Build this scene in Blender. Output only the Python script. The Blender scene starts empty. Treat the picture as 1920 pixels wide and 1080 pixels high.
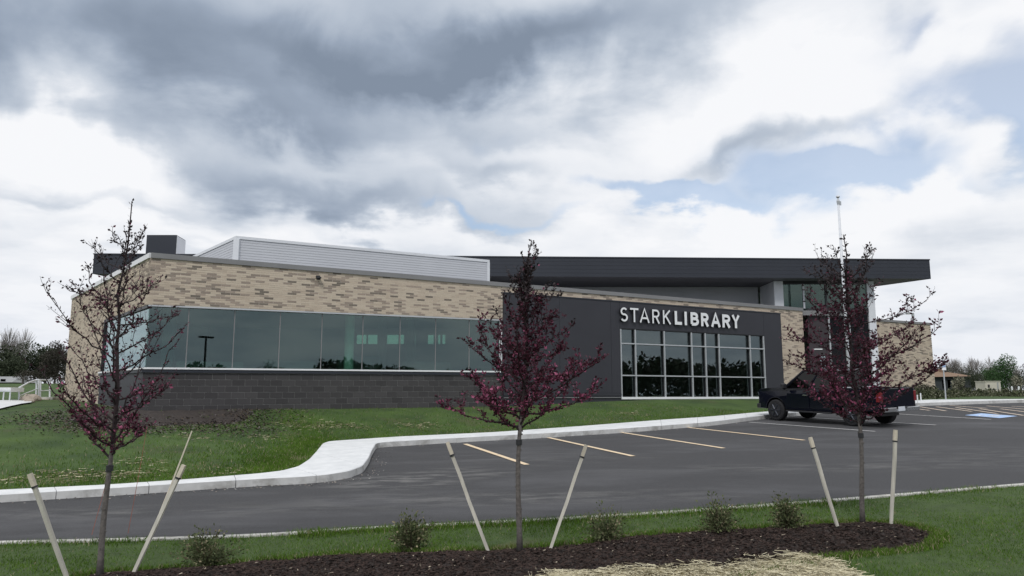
import bpy, bmesh, math, random
import numpy as np
from mathutils import Vector, Matrix
from mathutils.geometry import delaunay_2d_cdt
R = math.radians
random.seed(7); rng = np.random.default_rng(7)
SC = bpy.context.scene
COL = SC.collection

# ------------------------------------------------------------------ camera
CZ = 2.2; FPX = 1400.0; PITCH = math.atan(200/1400)
cam_d = bpy.data.cameras.new('camera'); cam = bpy.data.objects.new('camera', cam_d); COL.objects.link(cam)
cam.location = (0, 0, CZ); cam.rotation_euler = (math.pi/2+PITCH, 0, 0)
cam_d.sensor_width = 36; cam_d.lens = FPX/1920*36; cam_d.clip_start = .1; cam_d.clip_end = 3000
SC.camera = cam
SC.render.resolution_x = 1024; SC.render.resolution_y = 576
SC.view_settings.view_transform = 'Standard'; SC.view_settings.look = 'None'
SC.view_settings.gamma = 1; SC.view_settings.use_curve_mapping = False
SC.view_settings.exposure = 0.05

# ------------------------------------------------------------------ sun
SUN_EL, SUN_AZ = 48, 195          # azimuth clockwise from +Y (behind the camera)
sd = bpy.data.lights.new('sun', 'SUN'); so = bpy.data.objects.new('sun', sd); COL.objects.link(so)
sd.energy = 1.5; sd.angle = R(14); sd.color = (1, .97, .93)
_s = Vector((math.sin(R(SUN_AZ))*math.cos(R(SUN_EL)), math.cos(R(SUN_AZ))*math.cos(R(SUN_EL)), math.sin(R(SUN_EL))))
so.rotation_euler = _s.to_track_quat('Z', 'Y').to_euler(); so.location = (0, -5, 30)

# ------------------------------------------------------------------ world: blue sky with broken cloud
W = bpy.data.worlds.new('World'); SC.world = W; W.use_nodes = True
nt = W.node_tree; nt.nodes.clear()
def N(t, **k):
    n = nt.nodes.new(t)
    for a, b in k.items(): setattr(n, a, b)
    return n
def put(sock, v):
    if isinstance(v, bpy.types.NodeSocket): nt.links.new(v, sock)
    else: sock.default_value = v
def M(op, a, b=0.0, c=None, clamp=False):
    n = N('ShaderNodeMath', operation=op); n.use_clamp = clamp
    put(n.inputs[0], a); put(n.inputs[1], b)
    if c is not None: put(n.inputs[2], c)
    return n.outputs[0]
def noise(vec, scale, detail=6, rough=.55, dist=0):
    n = N('ShaderNodeTexNoise'); put(n.inputs['Vector'], vec)
    n.inputs['Scale'].default_value = scale; n.inputs['Detail'].default_value = detail
    n.inputs['Roughness'].default_value = rough; n.inputs['Distortion'].default_value = dist
    return n.outputs['Fac']
tc = N('ShaderNodeTexCoord'); nrm = N('ShaderNodeVectorMath', operation='NORMALIZE'); put(nrm.inputs[0], tc.outputs['Generated'])
sp = N('ShaderNodeSeparateXYZ'); put(sp.inputs[0], nrm.outputs[0])
dx, dy, dz = sp.outputs
az = M('ARCTAN2', dx, dy); el = M('ARCSINE', dz)
zz = M('ADD', M('MAXIMUM', dz, 0.0), .16)
cx = N('ShaderNodeCombineXYZ'); put(cx.inputs[0], M('DIVIDE', dx, zz)); put(cx.inputs[1], M('DIVIDE', dy, zz)); put(cx.inputs[2], 1.3)
flat = cx.outputs[0]
n1 = noise(flat, 1.1, 9, .52, .35)
n2 = noise(flat, 2.6, 8, .55, .2)
n3 = noise(nrm.outputs[0], 4.2, 7, .46, .5)
n4 = noise(nrm.outputs[0], 8.0, 7, .48, .4)
# bend az/el with noise so cloud edges are ragged
azw = M('ADD', az, M('MULTIPLY', M('SUBTRACT', n3, .5), .34))
azw = M('ADD', azw, M('MULTIPLY', M('SUBTRACT', n1, .5), .18))
elw = M('ADD', el, M('MULTIPLY', M('SUBTRACT', n4, .5), .14))
elw = M('ADD', elw, M('MULTIPLY', M('SUBTRACT', n2, .5), .10))
def px2ang(x, y):
    px = (x-960); py = (540-y)
    d = Vector((px, FPX*math.cos(PITCH)-py*math.sin(PITCH), FPX*math.sin(PITCH)+py*math.cos(PITCH))).normalized()
    return math.atan2(d.x, d.y), math.asin(d.z)
def blob(x, y, wx, wy, amp, tilt=0.0):
    a, e = px2ang(x, y); sa = wx/1450; se = wy/1450
    A = M('SUBTRACT', azw, a); E = M('SUBTRACT', elw, e)
    E = M('ADD', E, M('MULTIPLY', A, tilt))
    q = M('ADD', M('POWER', M('ABSOLUTE', M('DIVIDE', A, sa)), 2.0), M('POWER', M('ABSOLUTE', M('DIVIDE', E, se)), 2.0))
    return M('MULTIPLY', M('EXPONENT', M('MULTIPLY', q, -1.0)), amp)
def total(l):
    s = l[0]
    for k in l[1:]: s = M('ADD', s, k)
    return s
dark = total([blob(780, 125, 430, 62, .62, -.03), blob(280, 130, 420, 95, .50, .12), blob(1180, 40, 330, 55, .42, -.18),
              blob(560, 215, 260, 40, .30, .1), blob(620, 380, 300, 52, .62, .05), blob(420, 320, 220, 40, .30, .1), blob(960, 320, 120, 28, .34, .1),
              blob(60, 60, 300, 120, .42), blob(400, 40, 300, 60, .2), blob(950, 110, 300, 60, .35, -.1), blob(60, 190, 200, 40, .2), blob(1450, 270, 170, 34, .30, -.35), blob(700, -10, 500, 60, .25), blob(150, 385, 280, 22, .26), blob(300, 470, 200, 14, .16), blob(1560, 235, 200, 26, .16, -.2), blob(1850, 265, 90, 20, .12), blob(60, 520, 240, 60, .14),
              blob(1000, 240, 260, 22, .10, .1), blob(1800, 130, 60, 30, .14),
              blob(1830, 270, 70, 22, .10), blob(1550, 430, 260, 14, .10, .05), blob(1890, 350, 60, 14, .12)])
bright = total([blob(1500, 160, 300, 80, .36, -.1), blob(180, 300, 330, 55, .34, .12), blob(720, 432, 330, 22, .34, .05), blob(1600, 410, 360, 45, .36), blob(1250, 250, 200, 50, .2, -.2)])
blue = total([blob(1830, 200, 150, 75, 1.0, .2), blob(1250, 365, 120, 26, .5), blob(1660, 330, 170, 38, .75, .3), blob(1350, 372, 170, 26, .65, .1),
              blob(1010, 408, 240, 16, .5, .05), blob(1780, 20, 40, 30, .4), blob(1560, 325, 130, 24, .5), blob(1900, 90, 60, 40, .35), blob(900, 400, 60, 16, .3),
              blob(150, 330, 200, 20, .14), blob(60, 600, 200, 30, .25), blob(1860, 620, 160, 60, .35)])
# away from the pictured part of the sky plain noise clouds take over
rest = M('MULTIPLY', M('SUBTRACT', n1, .46), 1.6)
front = M('GREATER_THAN', dy, -2.0)
dsum = M('ADD', M('ADD', M('MULTIPLY', dark, .92), M('MULTIPLY', M('SUBTRACT', n1, .46), .70)), M('MULTIPLY', M('SUBTRACT', n3, .48), .48))
dsum = M('ADD', dsum, M('MULTIPLY', M('SUBTRACT', n4, .5), .20))
dsum = M('SUBTRACT', dsum, M('MULTIPLY', bright, .62))
dsum = M('ADD', dsum, M('MULTIPLY', M('SUBTRACT', n2, .42), .55))
n5 = noise(nrm.outputs[0], 17.0, 6, .5, .3)
dsum = M('ADD', dsum, M('MULTIPLY', M('SUBTRACT', n5, .5), .10))
behind = M('MULTIPLY', M('MULTIPLY', dy, -3.0, clamp=True), M('ADD', M('MULTIPLY', M('SUBTRACT', n1, .44), 1.1), .10))
dsum = M('ADD', dsum, behind)
cr = N('ShaderNodeValToRGB'); put(cr.inputs[0], dsum)
e = cr.color_ramp.elements; e[0].position = 0.0; e[0].color = (.90, .91, .935, 1)
e[1].position = .95; e[1].color = (.22, .27, .35, 1)
for p, c in ((.12, (.80, .825, .87, 1)), (.28, (.60, .65, .725, 1)), (.48, (.45, .51, .60, 1)), (.70, (.32, .38, .475, 1))):
    q = cr.color_ramp.elements.new(p); q.color = c
# pale lavender haze towards the horizon
hz = M('MULTIPLY', M('SUBTRACT', 1.0, M('DIVIDE', M('MAXIMUM', el, 0.0), .17), clamp=True), .60, clamp=True)
mixh = N('ShaderNodeMixRGB'); put(mixh.inputs[0], hz); put(mixh.inputs[1], cr.outputs[0]); mixh.inputs[2].default_value = (.72, .76, .84, 1)
bgc = N('ShaderNodeBackground'); put(bgc.inputs[0], mixh.outputs[0]); bgc.inputs[1].default_value = 1.0
sky = N('ShaderNodeTexSky'); sky.sky_type = 'NISHITA'; sky.sun_disc = False
sky.sun_elevation = R(SUN_EL); sky.sun_rotation = R(SUN_AZ); sky.dust_density = 2.0; sky.air_density = 1.0
bgs = N('ShaderNodeBackground'); put(bgs.inputs[0], sky.outputs[0]); bgs.inputs[1].default_value = .15
bf = M('ADD', M('ADD', blue, M('MULTIPLY', M('SUBTRACT', n3, .52), 1.2)), M('MULTIPLY', M('SUBTRACT', n4, .53), 1.1))
mr = N('ShaderNodeMapRange'); mr.interpolation_type = 'SMOOTHSTEP'; put(mr.inputs[0], bf)
mr.inputs[1].default_value = .15; mr.inputs[2].default_value = .70; mr.inputs[3].default_value = 0; mr.inputs[4].default_value = .62
ms = N('ShaderNodeMixShader'); put(ms.inputs[0], mr.outputs[0]); put(ms.inputs[1], bgc.outputs[0]); put(ms.inputs[2], bgs.outputs[0])
wo = N('ShaderNodeOutputWorld'); put(wo.inputs[0], ms.outputs[0])

# ------------------------------------------------------------------ materials
def mat(name, c1, c2=None, scale=8.0, rough=.7, bump=0.0, bscale=None, detail=6, metal=0.0, c3=None, s3=.6, t3=(.5, .7), island=0.0, spec=.5, coords='Object', stretch=None, coat=0.0, rrough=0.0):
    m = bpy.data.materials.new(name); m.use_nodes = True; t = m.node_tree; b = t.nodes['Principled BSDF']
    b.inputs['Roughness'].default_value = rough; b.inputs['Metallic'].default_value = metal
    b.inputs['Specular IOR Level'].default_value = spec; b.inputs['Coat Weight'].default_value = coat
    g = t.nodes.new('ShaderNodeTexCoord').outputs[coords]
    if coords == 'World':
        pass
    if stretch:
        mp = t.nodes.new('ShaderNodeMapping'); mp.inputs['Scale'].default_value = stretch; t.links.new(g, mp.inputs[0]); g = mp.outputs[0]
    def nz(s, d=detail, dist=0.0):
        n = t.nodes.new('ShaderNodeTexNoise'); n.inputs['Scale'].default_value = s; n.inputs['Detail'].default_value = d
        n.inputs['Roughness'].default_value = .6; n.inputs['Distortion'].default_value = dist
        t.links.new(g, n.inputs['Vector']); return n.outputs['Fac']
    col = None
    if c2 is not None:
        cr = t.nodes.new('ShaderNodeValToRGB'); cr.color_ramp.elements[0].position = .32; cr.color_ramp.elements[1].position = .68
        cr.color_ramp.elements[0].color = (*c1, 1); cr.color_ramp.elements[1].color = (*c2, 1)
        f = nz(scale); t.links.new(f, cr.inputs[0]); col = cr.outputs[0]
        if island:
            gi = t.nodes.new('ShaderNodeNewGeometry'); oi = t.nodes.new('ShaderNodeObjectInfo'); ad = t.nodes.new('ShaderNodeMath'); fc = t.nodes.new('ShaderNodeMath'); fc.operation = 'FRACT'; t.links.new(gi.outputs['Random Per Island'], ad.inputs[0]); t.links.new(oi.outputs['Random'], ad.inputs[1]); t.links.new(ad.outputs[0], fc.inputs[0]); mx = t.nodes.new('ShaderNodeMixRGB'); mx.inputs[0].default_value = island
            cr2 = t.nodes.new('ShaderNodeValToRGB'); cr2.color_ramp.elements[0].color = (*c1, 1); cr2.color_ramp.elements[1].color = (*c2, 1)
            t.links.new(fc.outputs[0], cr2.inputs[0]); t.links.new(col, mx.inputs[1]); t.links.new(cr2.outputs[0], mx.inputs[2]); col = mx.outputs[0]
        if c3 is not None:
            mx = t.nodes.new('ShaderNodeMixRGB'); r = t.nodes.new('ShaderNodeMapRange'); r.inputs[1].default_value = t3[0]; r.inputs[2].default_value = t3[1]
            f3 = nz(s3, 8, .4); t.links.new(f3, r.inputs[0]); t.links.new(r.outputs[0], mx.inputs[0]); t.links.new(col, mx.inputs[1]); mx.inputs[2].default_value = (*c3, 1); col = mx.outputs[0]
        t.links.new(col, b.inputs['Base Color'])
    else: b.inputs['Base Color'].default_value = (*c1, 1)
    if rrough:
        r = t.nodes.new('ShaderNodeMapRange'); r.inputs[3].default_value = rough-rrough; r.inputs[4].default_value = rough+rrough
        t.links.new(nz(scale*.7), r.inputs[0]); t.links.new(r.outputs[0], b.inputs['Roughness'])
    if bump:
        bn = t.nodes.new('ShaderNodeBump'); bn.inputs['Strength'].default_value = 1; bn.inputs['Distance'].default_value = bump
        t.links.new(nz(bscale or scale*3, 8), bn.inputs['Height']); t.links.new(bn.outputs[0], b.inputs['Normal'])
    return m
def glass(name, tint, refl, bump=.0006, rough=.0, fres=1.0, rcol=(1, 1, 1)):
    m = bpy.data.materials.new(name); m.use_nodes = True; t = m.node_tree; t.nodes.clear()
    o = t.nodes.new('ShaderNodeOutputMaterial'); a = t.nodes.new('ShaderNodeBsdfTransparent'); a.inputs[0].default_value = (*tint, 1)
    g = t.nodes.new('ShaderNodeBsdfGlossy'); g.inputs['Roughness'].default_value = rough; g.inputs[0].default_value = (*rcol, 1)
    ge = t.nodes.new('ShaderNodeNewGeometry'); dt = t.nodes.new('ShaderNodeVectorMath'); dt.operation = 'DOT_PRODUCT'
    t.links.new(ge.outputs['Normal'], dt.inputs[0]); t.links.new(ge.outputs['Incoming'], dt.inputs[1])
    ab = t.nodes.new('ShaderNodeMath'); ab.operation = 'ABSOLUTE'; t.links.new(dt.outputs['Value'], ab.inputs[0])
    om = t.nodes.new('ShaderNodeMath'); om.operation = 'SUBTRACT'; om.inputs[0].default_value = 1; t.links.new(ab.outputs[0], om.inputs[1])
    lw = t.nodes.new('ShaderNodeMath'); lw.operation = 'POWER'; lw.inputs[1].default_value = 5; t.links.new(om.outputs[0], lw.inputs[0])
    mu = t.nodes.new('ShaderNodeMath'); mu.operation = 'MULTIPLY_ADD'; mu.use_clamp = True; mu.inputs[1].default_value = fres; mu.inputs[2].default_value = refl
    t.links.new(lw.outputs[0], mu.inputs[0])
    mx = t.nodes.new('ShaderNodeMixShader'); t.links.new(mu.outputs[0], mx.inputs[0]); t.links.new(a.outputs[0], mx.inputs[1]); t.links.new(g.outputs[0], mx.inputs[2])
    tcn = t.nodes.new('ShaderNodeTexCoord'); nn = t.nodes.new('ShaderNodeTexNoise'); nn.inputs['Scale'].default_value = .9; nn.inputs['Detail'].default_value = 1
    bn = t.nodes.new('ShaderNodeBump'); bn.inputs['Distance'].default_value = bump*1.5; bn.inputs['Strength'].default_value = .6
    t.links.new(tcn.outputs['Object'], nn.inputs['Vector']); t.links.new(nn.outputs['Fac'], bn.inputs['Height']); t.links.new(bn.outputs[0], g.inputs['Normal'])
    t.links.new(mx.outputs[0], o.inputs[0]); return m
MT = dict(
 asphalt=mat('asphalt', (.036, .036, .039), (.066, .066, .070), 60, .9, .006, 120, c3=(.105, .105, .112), s3=.42, t3=(.50, .80), stretch=(.55, 1.3, 1)),
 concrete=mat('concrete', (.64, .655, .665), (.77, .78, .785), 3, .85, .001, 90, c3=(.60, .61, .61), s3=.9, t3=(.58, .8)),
 concrete_shaded_face=mat('shaded_kerb_face', (.52, .52, .51), (.62, .62, .61), 5, .9, .002, 60, c3=(.26, .25, .23), s3=1.6, t3=(.52, .72)),  # same concrete, upright face's weaker light put into the colour, plus stains
 concrete_worn=mat('worn_concrete', (.42, .41, .38), (.60, .59, .55), 9, .9, .003, 60, c3=(.2, .19, .16), s3=3, t3=(.52, .68)),
 paint_y=mat('cream_paint', (.72, .55, .36), (.80, .66, .47), 20, .8, c3=(.36, .30, .24), s3=6, t3=(.58, .8)),
 paint_w=mat('white_paint', (.50, .50, .50), (.62, .62, .61), 14, .8, c3=(.2, .2, .2), s3=6, t3=(.55, .75)),
 paint_o=mat('orange_cream_paint', (.62, .50, .40), (.72, .62, .52), 14, .8, c3=(.3, .26, .22), s3=6, t3=(.55, .75)),
 paint_b=mat('blue_paint', (.36, .52, .80), (.46, .60, .84), 8, .8),
 lawn=mat('lawn', (.038, .066, .016), (.062, .104, .024), 5, .95, .02, 40, c3=(.105, .092, .052), s3=.55, t3=(.60, .80)),
 lawn2=mat('lawn_far_side', (.030, .062, .014), (.070, .122, .024), .9, .95, .03, 30, c3=(.085, .074, .038), s3=.42, t3=(.56, .80)),
 blade=mat('grass_blade', (.044, .092, .014), (.125, .215, .034), .8, .9, c3=(.15, .135, .055), s3=.55, t3=(.58, .82), island=.5, spec=.04),
 drygrass=mat('dry_grass', (.20, .17, .10), (.36, .31, .20), 3, .8, island=.7),
 field=mat('field', (.06, .10, .035), (.10, .14, .05), .3, .95),
 soil=mat('bare_soil', (.028, .022, .020), (.050, .038, .032), 6, .95, .03, 30),
 mulch=mat('mulch', (.020, .014, .012), (.044, .031, .026), 22, .95, .02, 60, island=.6),
 chip=mat('mulch_chip', (.016, .011, .010), (.070, .048, .040), 9, .95, island=.85, spec=.15),
 chipl=mat('pale_chip', (.25, .20, .15), (.42, .36, .28), 9, .9, island=.85),
 straw=mat('straw', (.60, .53, .34), (.80, .74, .54), 16, .9, .02, 60, island=.8),
 mortar=mat('mortar', (.66, .60, .51), (.74, .68, .59), 6, .95, .001, 60),
 brick_a=mat('tan_brick', (.49, .405, .32), (.57, .475, .38), 2.3, .9, .001, 70, island=.6),
 brick_b=mat('sand_brick', (.55, .465, .37), (.60, .51, .41), 2.3, .9, .001, 70, island=.6),
 brick_c=mat('brown_brick', (.27, .22, .185), (.42, .34, .28), 2.3, .9, .001, 70, island=.8),
 brick_d=mat('grey_brick', (.17, .145, .12), (.24, .20, .165), 2.3, .9, .001, 70, island=.8),
 block=mat('charcoal_block', (.042, .040, .042), (.070, .067, .069), 3, .9, .002, 60, island=.8),
 block_m=mat('block_mortar', (.30, .295, .29), (.36, .35, .34), 5, .95),
 panel=mat('charcoal_panel', (.037, .038, .047), (.042, .043, .053), .6, .55, .0006, 3, spec=.35, rrough=.06),
 panel_d=mat('black_fascia', (.026, .030, .041), (.031, .035, .047), .5, .5, .0006, 3, spec=.4, rrough=.06),
 soffit=mat('soffit', (.13, .13, .15), (.15, .15, .17), 1, .8),
 coping=mat('grey_coping', (.20, .20, .205), (.23, .23, .235), 1, .5, spec=.5),
 coping_sky=mat('sky_lit_coping', (.72, .72, .74), (.78, .78, .8), 1, .4),  # the grey coping again, with its sky reflection painted in as white
 siding=mat('silver_siding', (.50, .515, .555), (.54, .555, .595), .6, .5, .0006, 4, rrough=.05),
 silver=mat('silver_trim', (.66, .68, .72), (.72, .74, .78), 1, .4),
 alu=mat('aluminium', (.44, .46, .48), (.52, .54, .56), 3, .35, metal=.3),
 darkmetal=mat('dark_metal', (.02, .02, .024), (.03, .03, .034), 3, .45),
 intr=mat('interior_wall', (.30, .31, .30), (.34, .35, .34), 1, .9),
 intc=mat('interior_column', (.55, .62, .58), (.6, .66, .62), 1, .8),
 intf=mat('interior_floor', (.20, .19, .18), (.24, .23, .22), 1, .6),
 white=mat('white_face', (.80, .81, .83), (.84, .85, .87), 2, .45),
 entr=mat('entrance_cladding', (.032, .026, .030), (.045, .036, .042), 1.5, .6),
 wood=mat('stake_wood', (.42, .40, .35), (.60, .57, .50), 16, .9, .002, 60, stretch=(1, 1, .12), c3=(.26, .24, .2), s3=2.0, t3=(.58, .75)),
 wood_t=mat('stake_top', (.52, .47, .38), (.62, .56, .46), 12, .9, .001, 60),
 twine=mat('brown_cord', (.20, .07, .05), (.28, .10, .07), 12, .9),
 bark=mat('bark', (.075, .066, .062), (.15, .135, .125), 30, .9, .004, 60),
 twig=mat('twig', (.020, .012, .014), (.036, .022, .024), 20, .85),
 leaf=mat('purple_leaf', (.026, .007, .013), (.105, .018, .042), 1.4, .6, island=.75, spec=.3),
 leafp=mat('pink_leaf', (.16, .022, .065), (.46, .13, .24), 3, .55, island=.8, spec=.3),
 bud=mat('dark_bud', (.014, .008, .010), (.030, .014, .018), 3, .7, island=.8),
 shrub=mat('shrub_leaf', (.035, .055, .018), (.115, .130, .050), 6, .8, island=.8),
 shrubd=mat('shrub_twig', (.05, .035, .02), (.10, .07, .045), 6, .8, island=.6),
 far_dark=mat('dark_foliage', (.018, .028, .014), (.052, .066, .032), .25, .9, island=.5),
 far_brown=mat('brown_foliage', (.030, .028, .022), (.065, .056, .042), .3, .9, island=.6),
 far_green=mat('green_foliage', (.024, .065, .018), (.060, .125, .038), .3, .9, island=.6),
 far_pale=mat('pale_foliage', (.15, .145, .11), (.27, .26, .19), .3, .9, island=.7),
 far_bare=mat('bare_twigs', (.20, .18, .17), (.34, .32, .31), .3, .9, island=.7),
 hedge=mat('hedge', (.030, .042, .018), (.095, .105, .050), 1.2, .9, island=.7),
 roof=mat('brown_roof', (.20, .13, .085), (.25, .165, .11), 2, .9),
 greyroof=mat('grey_roof', (.30, .31, .31), (.36, .37, .37), 2, .9),
 hwall=mat('dark_house_wall', (.03, .035, .04), (.05, .055, .06), 2, .9),
 cream=mat('cream_wall', (.50, .47, .40), (.57, .54, .46), 2, .9),
 rock=mat('rock', (.30, .25, .20), (.48, .42, .36), 6, .9, .01, 20, island=.5),
 carpaint=mat('navy_paint', (.004, .005, .011), (.005, .006, .013), 2, .16, spec=.22, coat=.12),
 rubber=mat('rubber', (.012, .012, .014), (.02, .02, .022), 20, .85),
 rim=mat('dark_rim', (.05, .055, .07), (.08, .085, .1), 6, .35, metal=.7),
 chrome=mat('chrome', (.55, .56, .58), (.65, .66, .68), 6, .2, metal=.9),
 redl=mat('red_lens', (.16, .008, .014), (.22, .012, .02), 6, .25, coat=.5),
 clearl=mat('clear_lens', (.55, .57, .6), (.65, .67, .7), 6, .15, coat=.5),
 plate=mat('plate', (.62, .66, .72), (.7, .73, .78), 6, .5),
 notice=mat('pale_blue_notice', (.50, .66, .74), (.58, .74, .80), 2, .6),
 wglass=glass('green_glass', (.56, .72, .66), .085, rcol=(.86, .97, 1.0)),
 gglass=glass('dark_glass', (.58, .66, .63), .105, rcol=(.88, .97, 1.0)),
 dglass=glass('entrance_glass', (.10, .12, .12), .02, rcol=(.9, .9, .95)),
 uglass=glass('clerestory_glass', (.42, .56, .50), .07, rcol=(.8, .97, .92)),
 cglass=glass('car_glass', (.08, .09, .09), .03),
)

def stains(m, spots, col):
    t = m.node_tree; b = t.nodes['Principled BSDF']; src = b.inputs['Base Color'].links[0].from_socket
    g = t.nodes.new('ShaderNodeTexCoord').outputs['Object']; nz = t.nodes.new('ShaderNodeTexNoise'); nz.inputs['Scale'].default_value = 1.6; nz.inputs['Detail'].default_value = 10; nz.inputs['Roughness'].default_value = .7
    mp0 = t.nodes.new('ShaderNodeMapping'); mp0.inputs['Scale'].default_value = (.7, 2.2, 1); t.links.new(g, mp0.inputs[0]); t.links.new(mp0.outputs[0], nz.inputs['Vector'])
    for (x, y, rx, ry, amt) in spots:
        mp = t.nodes.new('ShaderNodeMapping'); mp.inputs['Location'].default_value = (-x/rx, -y/ry, 0); mp.inputs['Scale'].default_value = (1/rx, 1/ry, 0); t.links.new(g, mp.inputs[0])
        ln = t.nodes.new('ShaderNodeVectorMath'); ln.operation = 'LENGTH'; t.links.new(mp.outputs[0], ln.inputs[0])
        r = t.nodes.new('ShaderNodeMapRange'); r.inputs[1].default_value = 1.1; r.inputs[2].default_value = .1; r.inputs[3].default_value = 0; r.inputs[4].default_value = 1; t.links.new(ln.outputs['Value'], r.inputs[0])
        r2 = t.nodes.new('ShaderNodeMapRange'); r2.inputs[1].default_value = .46; r2.inputs[2].default_value = .66; t.links.new(nz.outputs['Fac'], r2.inputs[0])
        mu = t.nodes.new('ShaderNodeMath'); mu.operation = 'MULTIPLY'; t.links.new(r.outputs[0], mu.inputs[0]); t.links.new(r2.outputs[0], mu.inputs[1])
        m2 = t.nodes.new('ShaderNodeMath'); m2.operation = 'MULTIPLY'; t.links.new(mu.outputs[0], m2.inputs[0]); m2.inputs[1].default_value = amt
        mx = t.nodes.new('ShaderNodeMixRGB'); t.links.new(m2.outputs[0], mx.inputs[0]); t.links.new(src, mx.inputs[1]); mx.inputs[2].default_value = (*col, 1); src = mx.outputs[0]
    t.links.new(src, b.inputs['Base Color'])
stains(MT['asphalt'], [(-2.2, 14.6, 1.7, 1.2, .9), (-.9, 15.6, 1.3, .9, .7), (0, 12.6, 5, .8, .5), (-6, 12.0, 5, .7, .35), (7, 15.5, 6, .9, .35), (12, 17, 6, 1.5, .3), (1, 17.5, 3, 1.5, .25)], (.24, .235, .225))
stains(MT['asphalt'], [(2.6, 18.6, .8, .5, .8), (5.6, 20.6, .7, .5, .8), (0.6, 16.9, .6, .4, .7), (8.2, 22.3, .8, .5, .8), (-4, 12.4, 1.6, .4, .5), (4.2, 14.2, 1.5, .5, .5), (13, 19.5, 2, .7, .5)], (.018, .018, .019))

# ------------------------------------------------------------------ object helpers
def tag(o, label=None, cat=None, group=None, kind=None):
    for k, v in (('label', label), ('category', cat), ('group', group), ('kind', kind)):
        if v: o[k] = v
    return o
def empty(name, loc=(0, 0, 0), rz=0, label=None, cat=None, group=None):
    o = bpy.data.objects.new(name, None); COL.objects.link(o); o.location = loc; o.rotation_euler = (0, 0, rz)
    o.empty_display_size = .2
    return tag(o, label, cat, group)
class MB:
    def __init__(s): s.v = []; s.f = []; s.m = []
    def add(s, vs, fs, mi=0):
        b = len(s.v); s.v += [tuple(v) for v in vs]; s.f += [tuple(b+i for i in f) for f in fs]; s.m += [mi]*len(fs); return s
    def hexa(s, c, mi=0):       # 8 corners: bottom 4 ccw, top 4
        return s.add(c, [(3, 2, 1, 0), (4, 5, 6, 7), (0, 1, 5, 4), (1, 2, 6, 5), (2, 3, 7, 6), (3, 0, 4, 7)], mi)
    def box(s, x0, x1, y0, y1, z0, z1, mi=0):
        return s.hexa([(x0, y0, z0), (x1, y0, z0), (x1, y1, z0), (x0, y1, z0), (x0, y0, z1), (x1, y0, z1), (x1, y1, z1), (x0, y1, z1)], mi)
    def tube(s, pts, rads, n=6, mi=0, cap=True):
        pts = [Vector(p) for p in pts]; rings = []
        up0 = None
        for i, p in enumerate(pts):
            d = (pts[min(i+1, len(pts)-1)]-pts[max(i-1, 0)])
            if d.length < 1e-9: d = Vector((0, 0, 1))
            d.normalize()
            if up0 is None: up0 = d.orthogonal().normalized()
            a = (up0-d*up0.dot(d))
            a = a.normalized() if a.length > 1e-6 else d.orthogonal().normalized()
            up0 = a; b = d.cross(a); r = rads[i] if hasattr(rads, '__len__') else rads
            rings.append([p+a*math.cos(2*math.pi*k/n)*r+b*math.sin(2*math.pi*k/n)*r for k in range(n)])
        vs = [v for rg in rings for v in rg]
        fs = [(i*n+k, i*n+(k+1) % n, (i+1)*n+(k+1) % n, (i+1)*n+k) for i in range(len(pts)-1) for k in range(n)]
        if cap: fs += [tuple(range(n-1, -1, -1)), tuple((len(pts)-1)*n+k for k in range(n))]
        return s.add(vs, fs, mi)
    def cyl(s, c, axis, r, h, n=16, mi=0, r2=None):
        a = Vector(axis).normalized(); c = Vector(c)
        return s.tube([c-a*h/2, c+a*h/2], [r, r if r2 is None else r2], n, mi)
    def build(s, name, mats, parent=None, smooth=False, bevel=0, **tg):
        me = bpy.data.meshes.new(name); me.from_pydata(s.v, [], s.f)
        for m in (mats if isinstance(mats, (list, tuple)) else [mats]): me.materials.append(MT[m] if isinstance(m, str) else m)
        if any(s.m): me.polygons.foreach_set('material_index', s.m)
        if smooth: me.polygons.foreach_set('use_smooth', [True]*len(me.polygons))
        me.update(); o = bpy.data.objects.new(name, me); COL.objects.link(o)
        if parent: o.parent = parent
        if bevel:
            b = o.modifiers.new('bevel', 'BEVEL'); b.width = bevel; b.segments = 2; b.limit_method = 'ANGLE'; b.angle_limit = R(40)
        return tag(o, **{k: v for k, v in tg.items()})
def npmesh(name, V, F, mats, parent=None, mi=None, **tg):
    """V (n,3) float, F (m,k) int with constant k"""
    me = bpy.data.meshes.new(name); n, k = F.shape
    me.vertices.add(len(V)); me.vertices.foreach_set('co', np.asarray(V, 'f').ravel())
    me.loops.add(n*k); me.loops.foreach_set('vertex_index', F.astype('i').ravel())
    me.polygons.add(n); me.polygons.foreach_set('loop_start', np.arange(n, dtype='i')*k)
    for m in (mats if isinstance(mats, (list, tuple)) else [mats]): me.materials.append(MT[m])
    if mi is not None: me.polygons.foreach_set('material_index', np.asarray(mi, 'i'))
    me.polygons.foreach_set('use_smooth', [False]*n); me.update(calc_edges=True); o = bpy.data.objects.new(name, me); COL.objects.link(o)
    if parent: o.parent = parent
    return tag(o, **tg)
def inst(proto_mesh, name, mw, parent=None):
    o = bpy.data.objects.new(name, proto_mesh); COL.objects.link(o)
    if parent: o.parent = parent
    o.matrix_basis = mw; return o

# ------------------------------------------------------------------ pixel <-> place
CP, SP_ = math.cos(PITCH), math.sin(PITCH)
def ray(x, y):
    px, py = x-960, 540-y
    return Vector((px, FPX*CP-py*SP_, FPX*SP_+py*CP))
def atY(x, y, Y):
    d = ray(x, y); return Vector((0, 0, CZ))+d*(Y/d.y)
def onplane(x, y, off=0.0):        # lot plane z = .0181x+.0414y+off
    d = ray(x, y); t = (CZ-off)/(.0181*d.x+.0414*d.y-d.z)
    return Vector((0, 0, CZ))+d*t
def onz(x, y, z):
    d = ray(x, y); t = (z-CZ)/d.z; return Vector((0, 0, CZ))+d*t
def lot(x, y): return .0181*x+.0414*y
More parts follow.
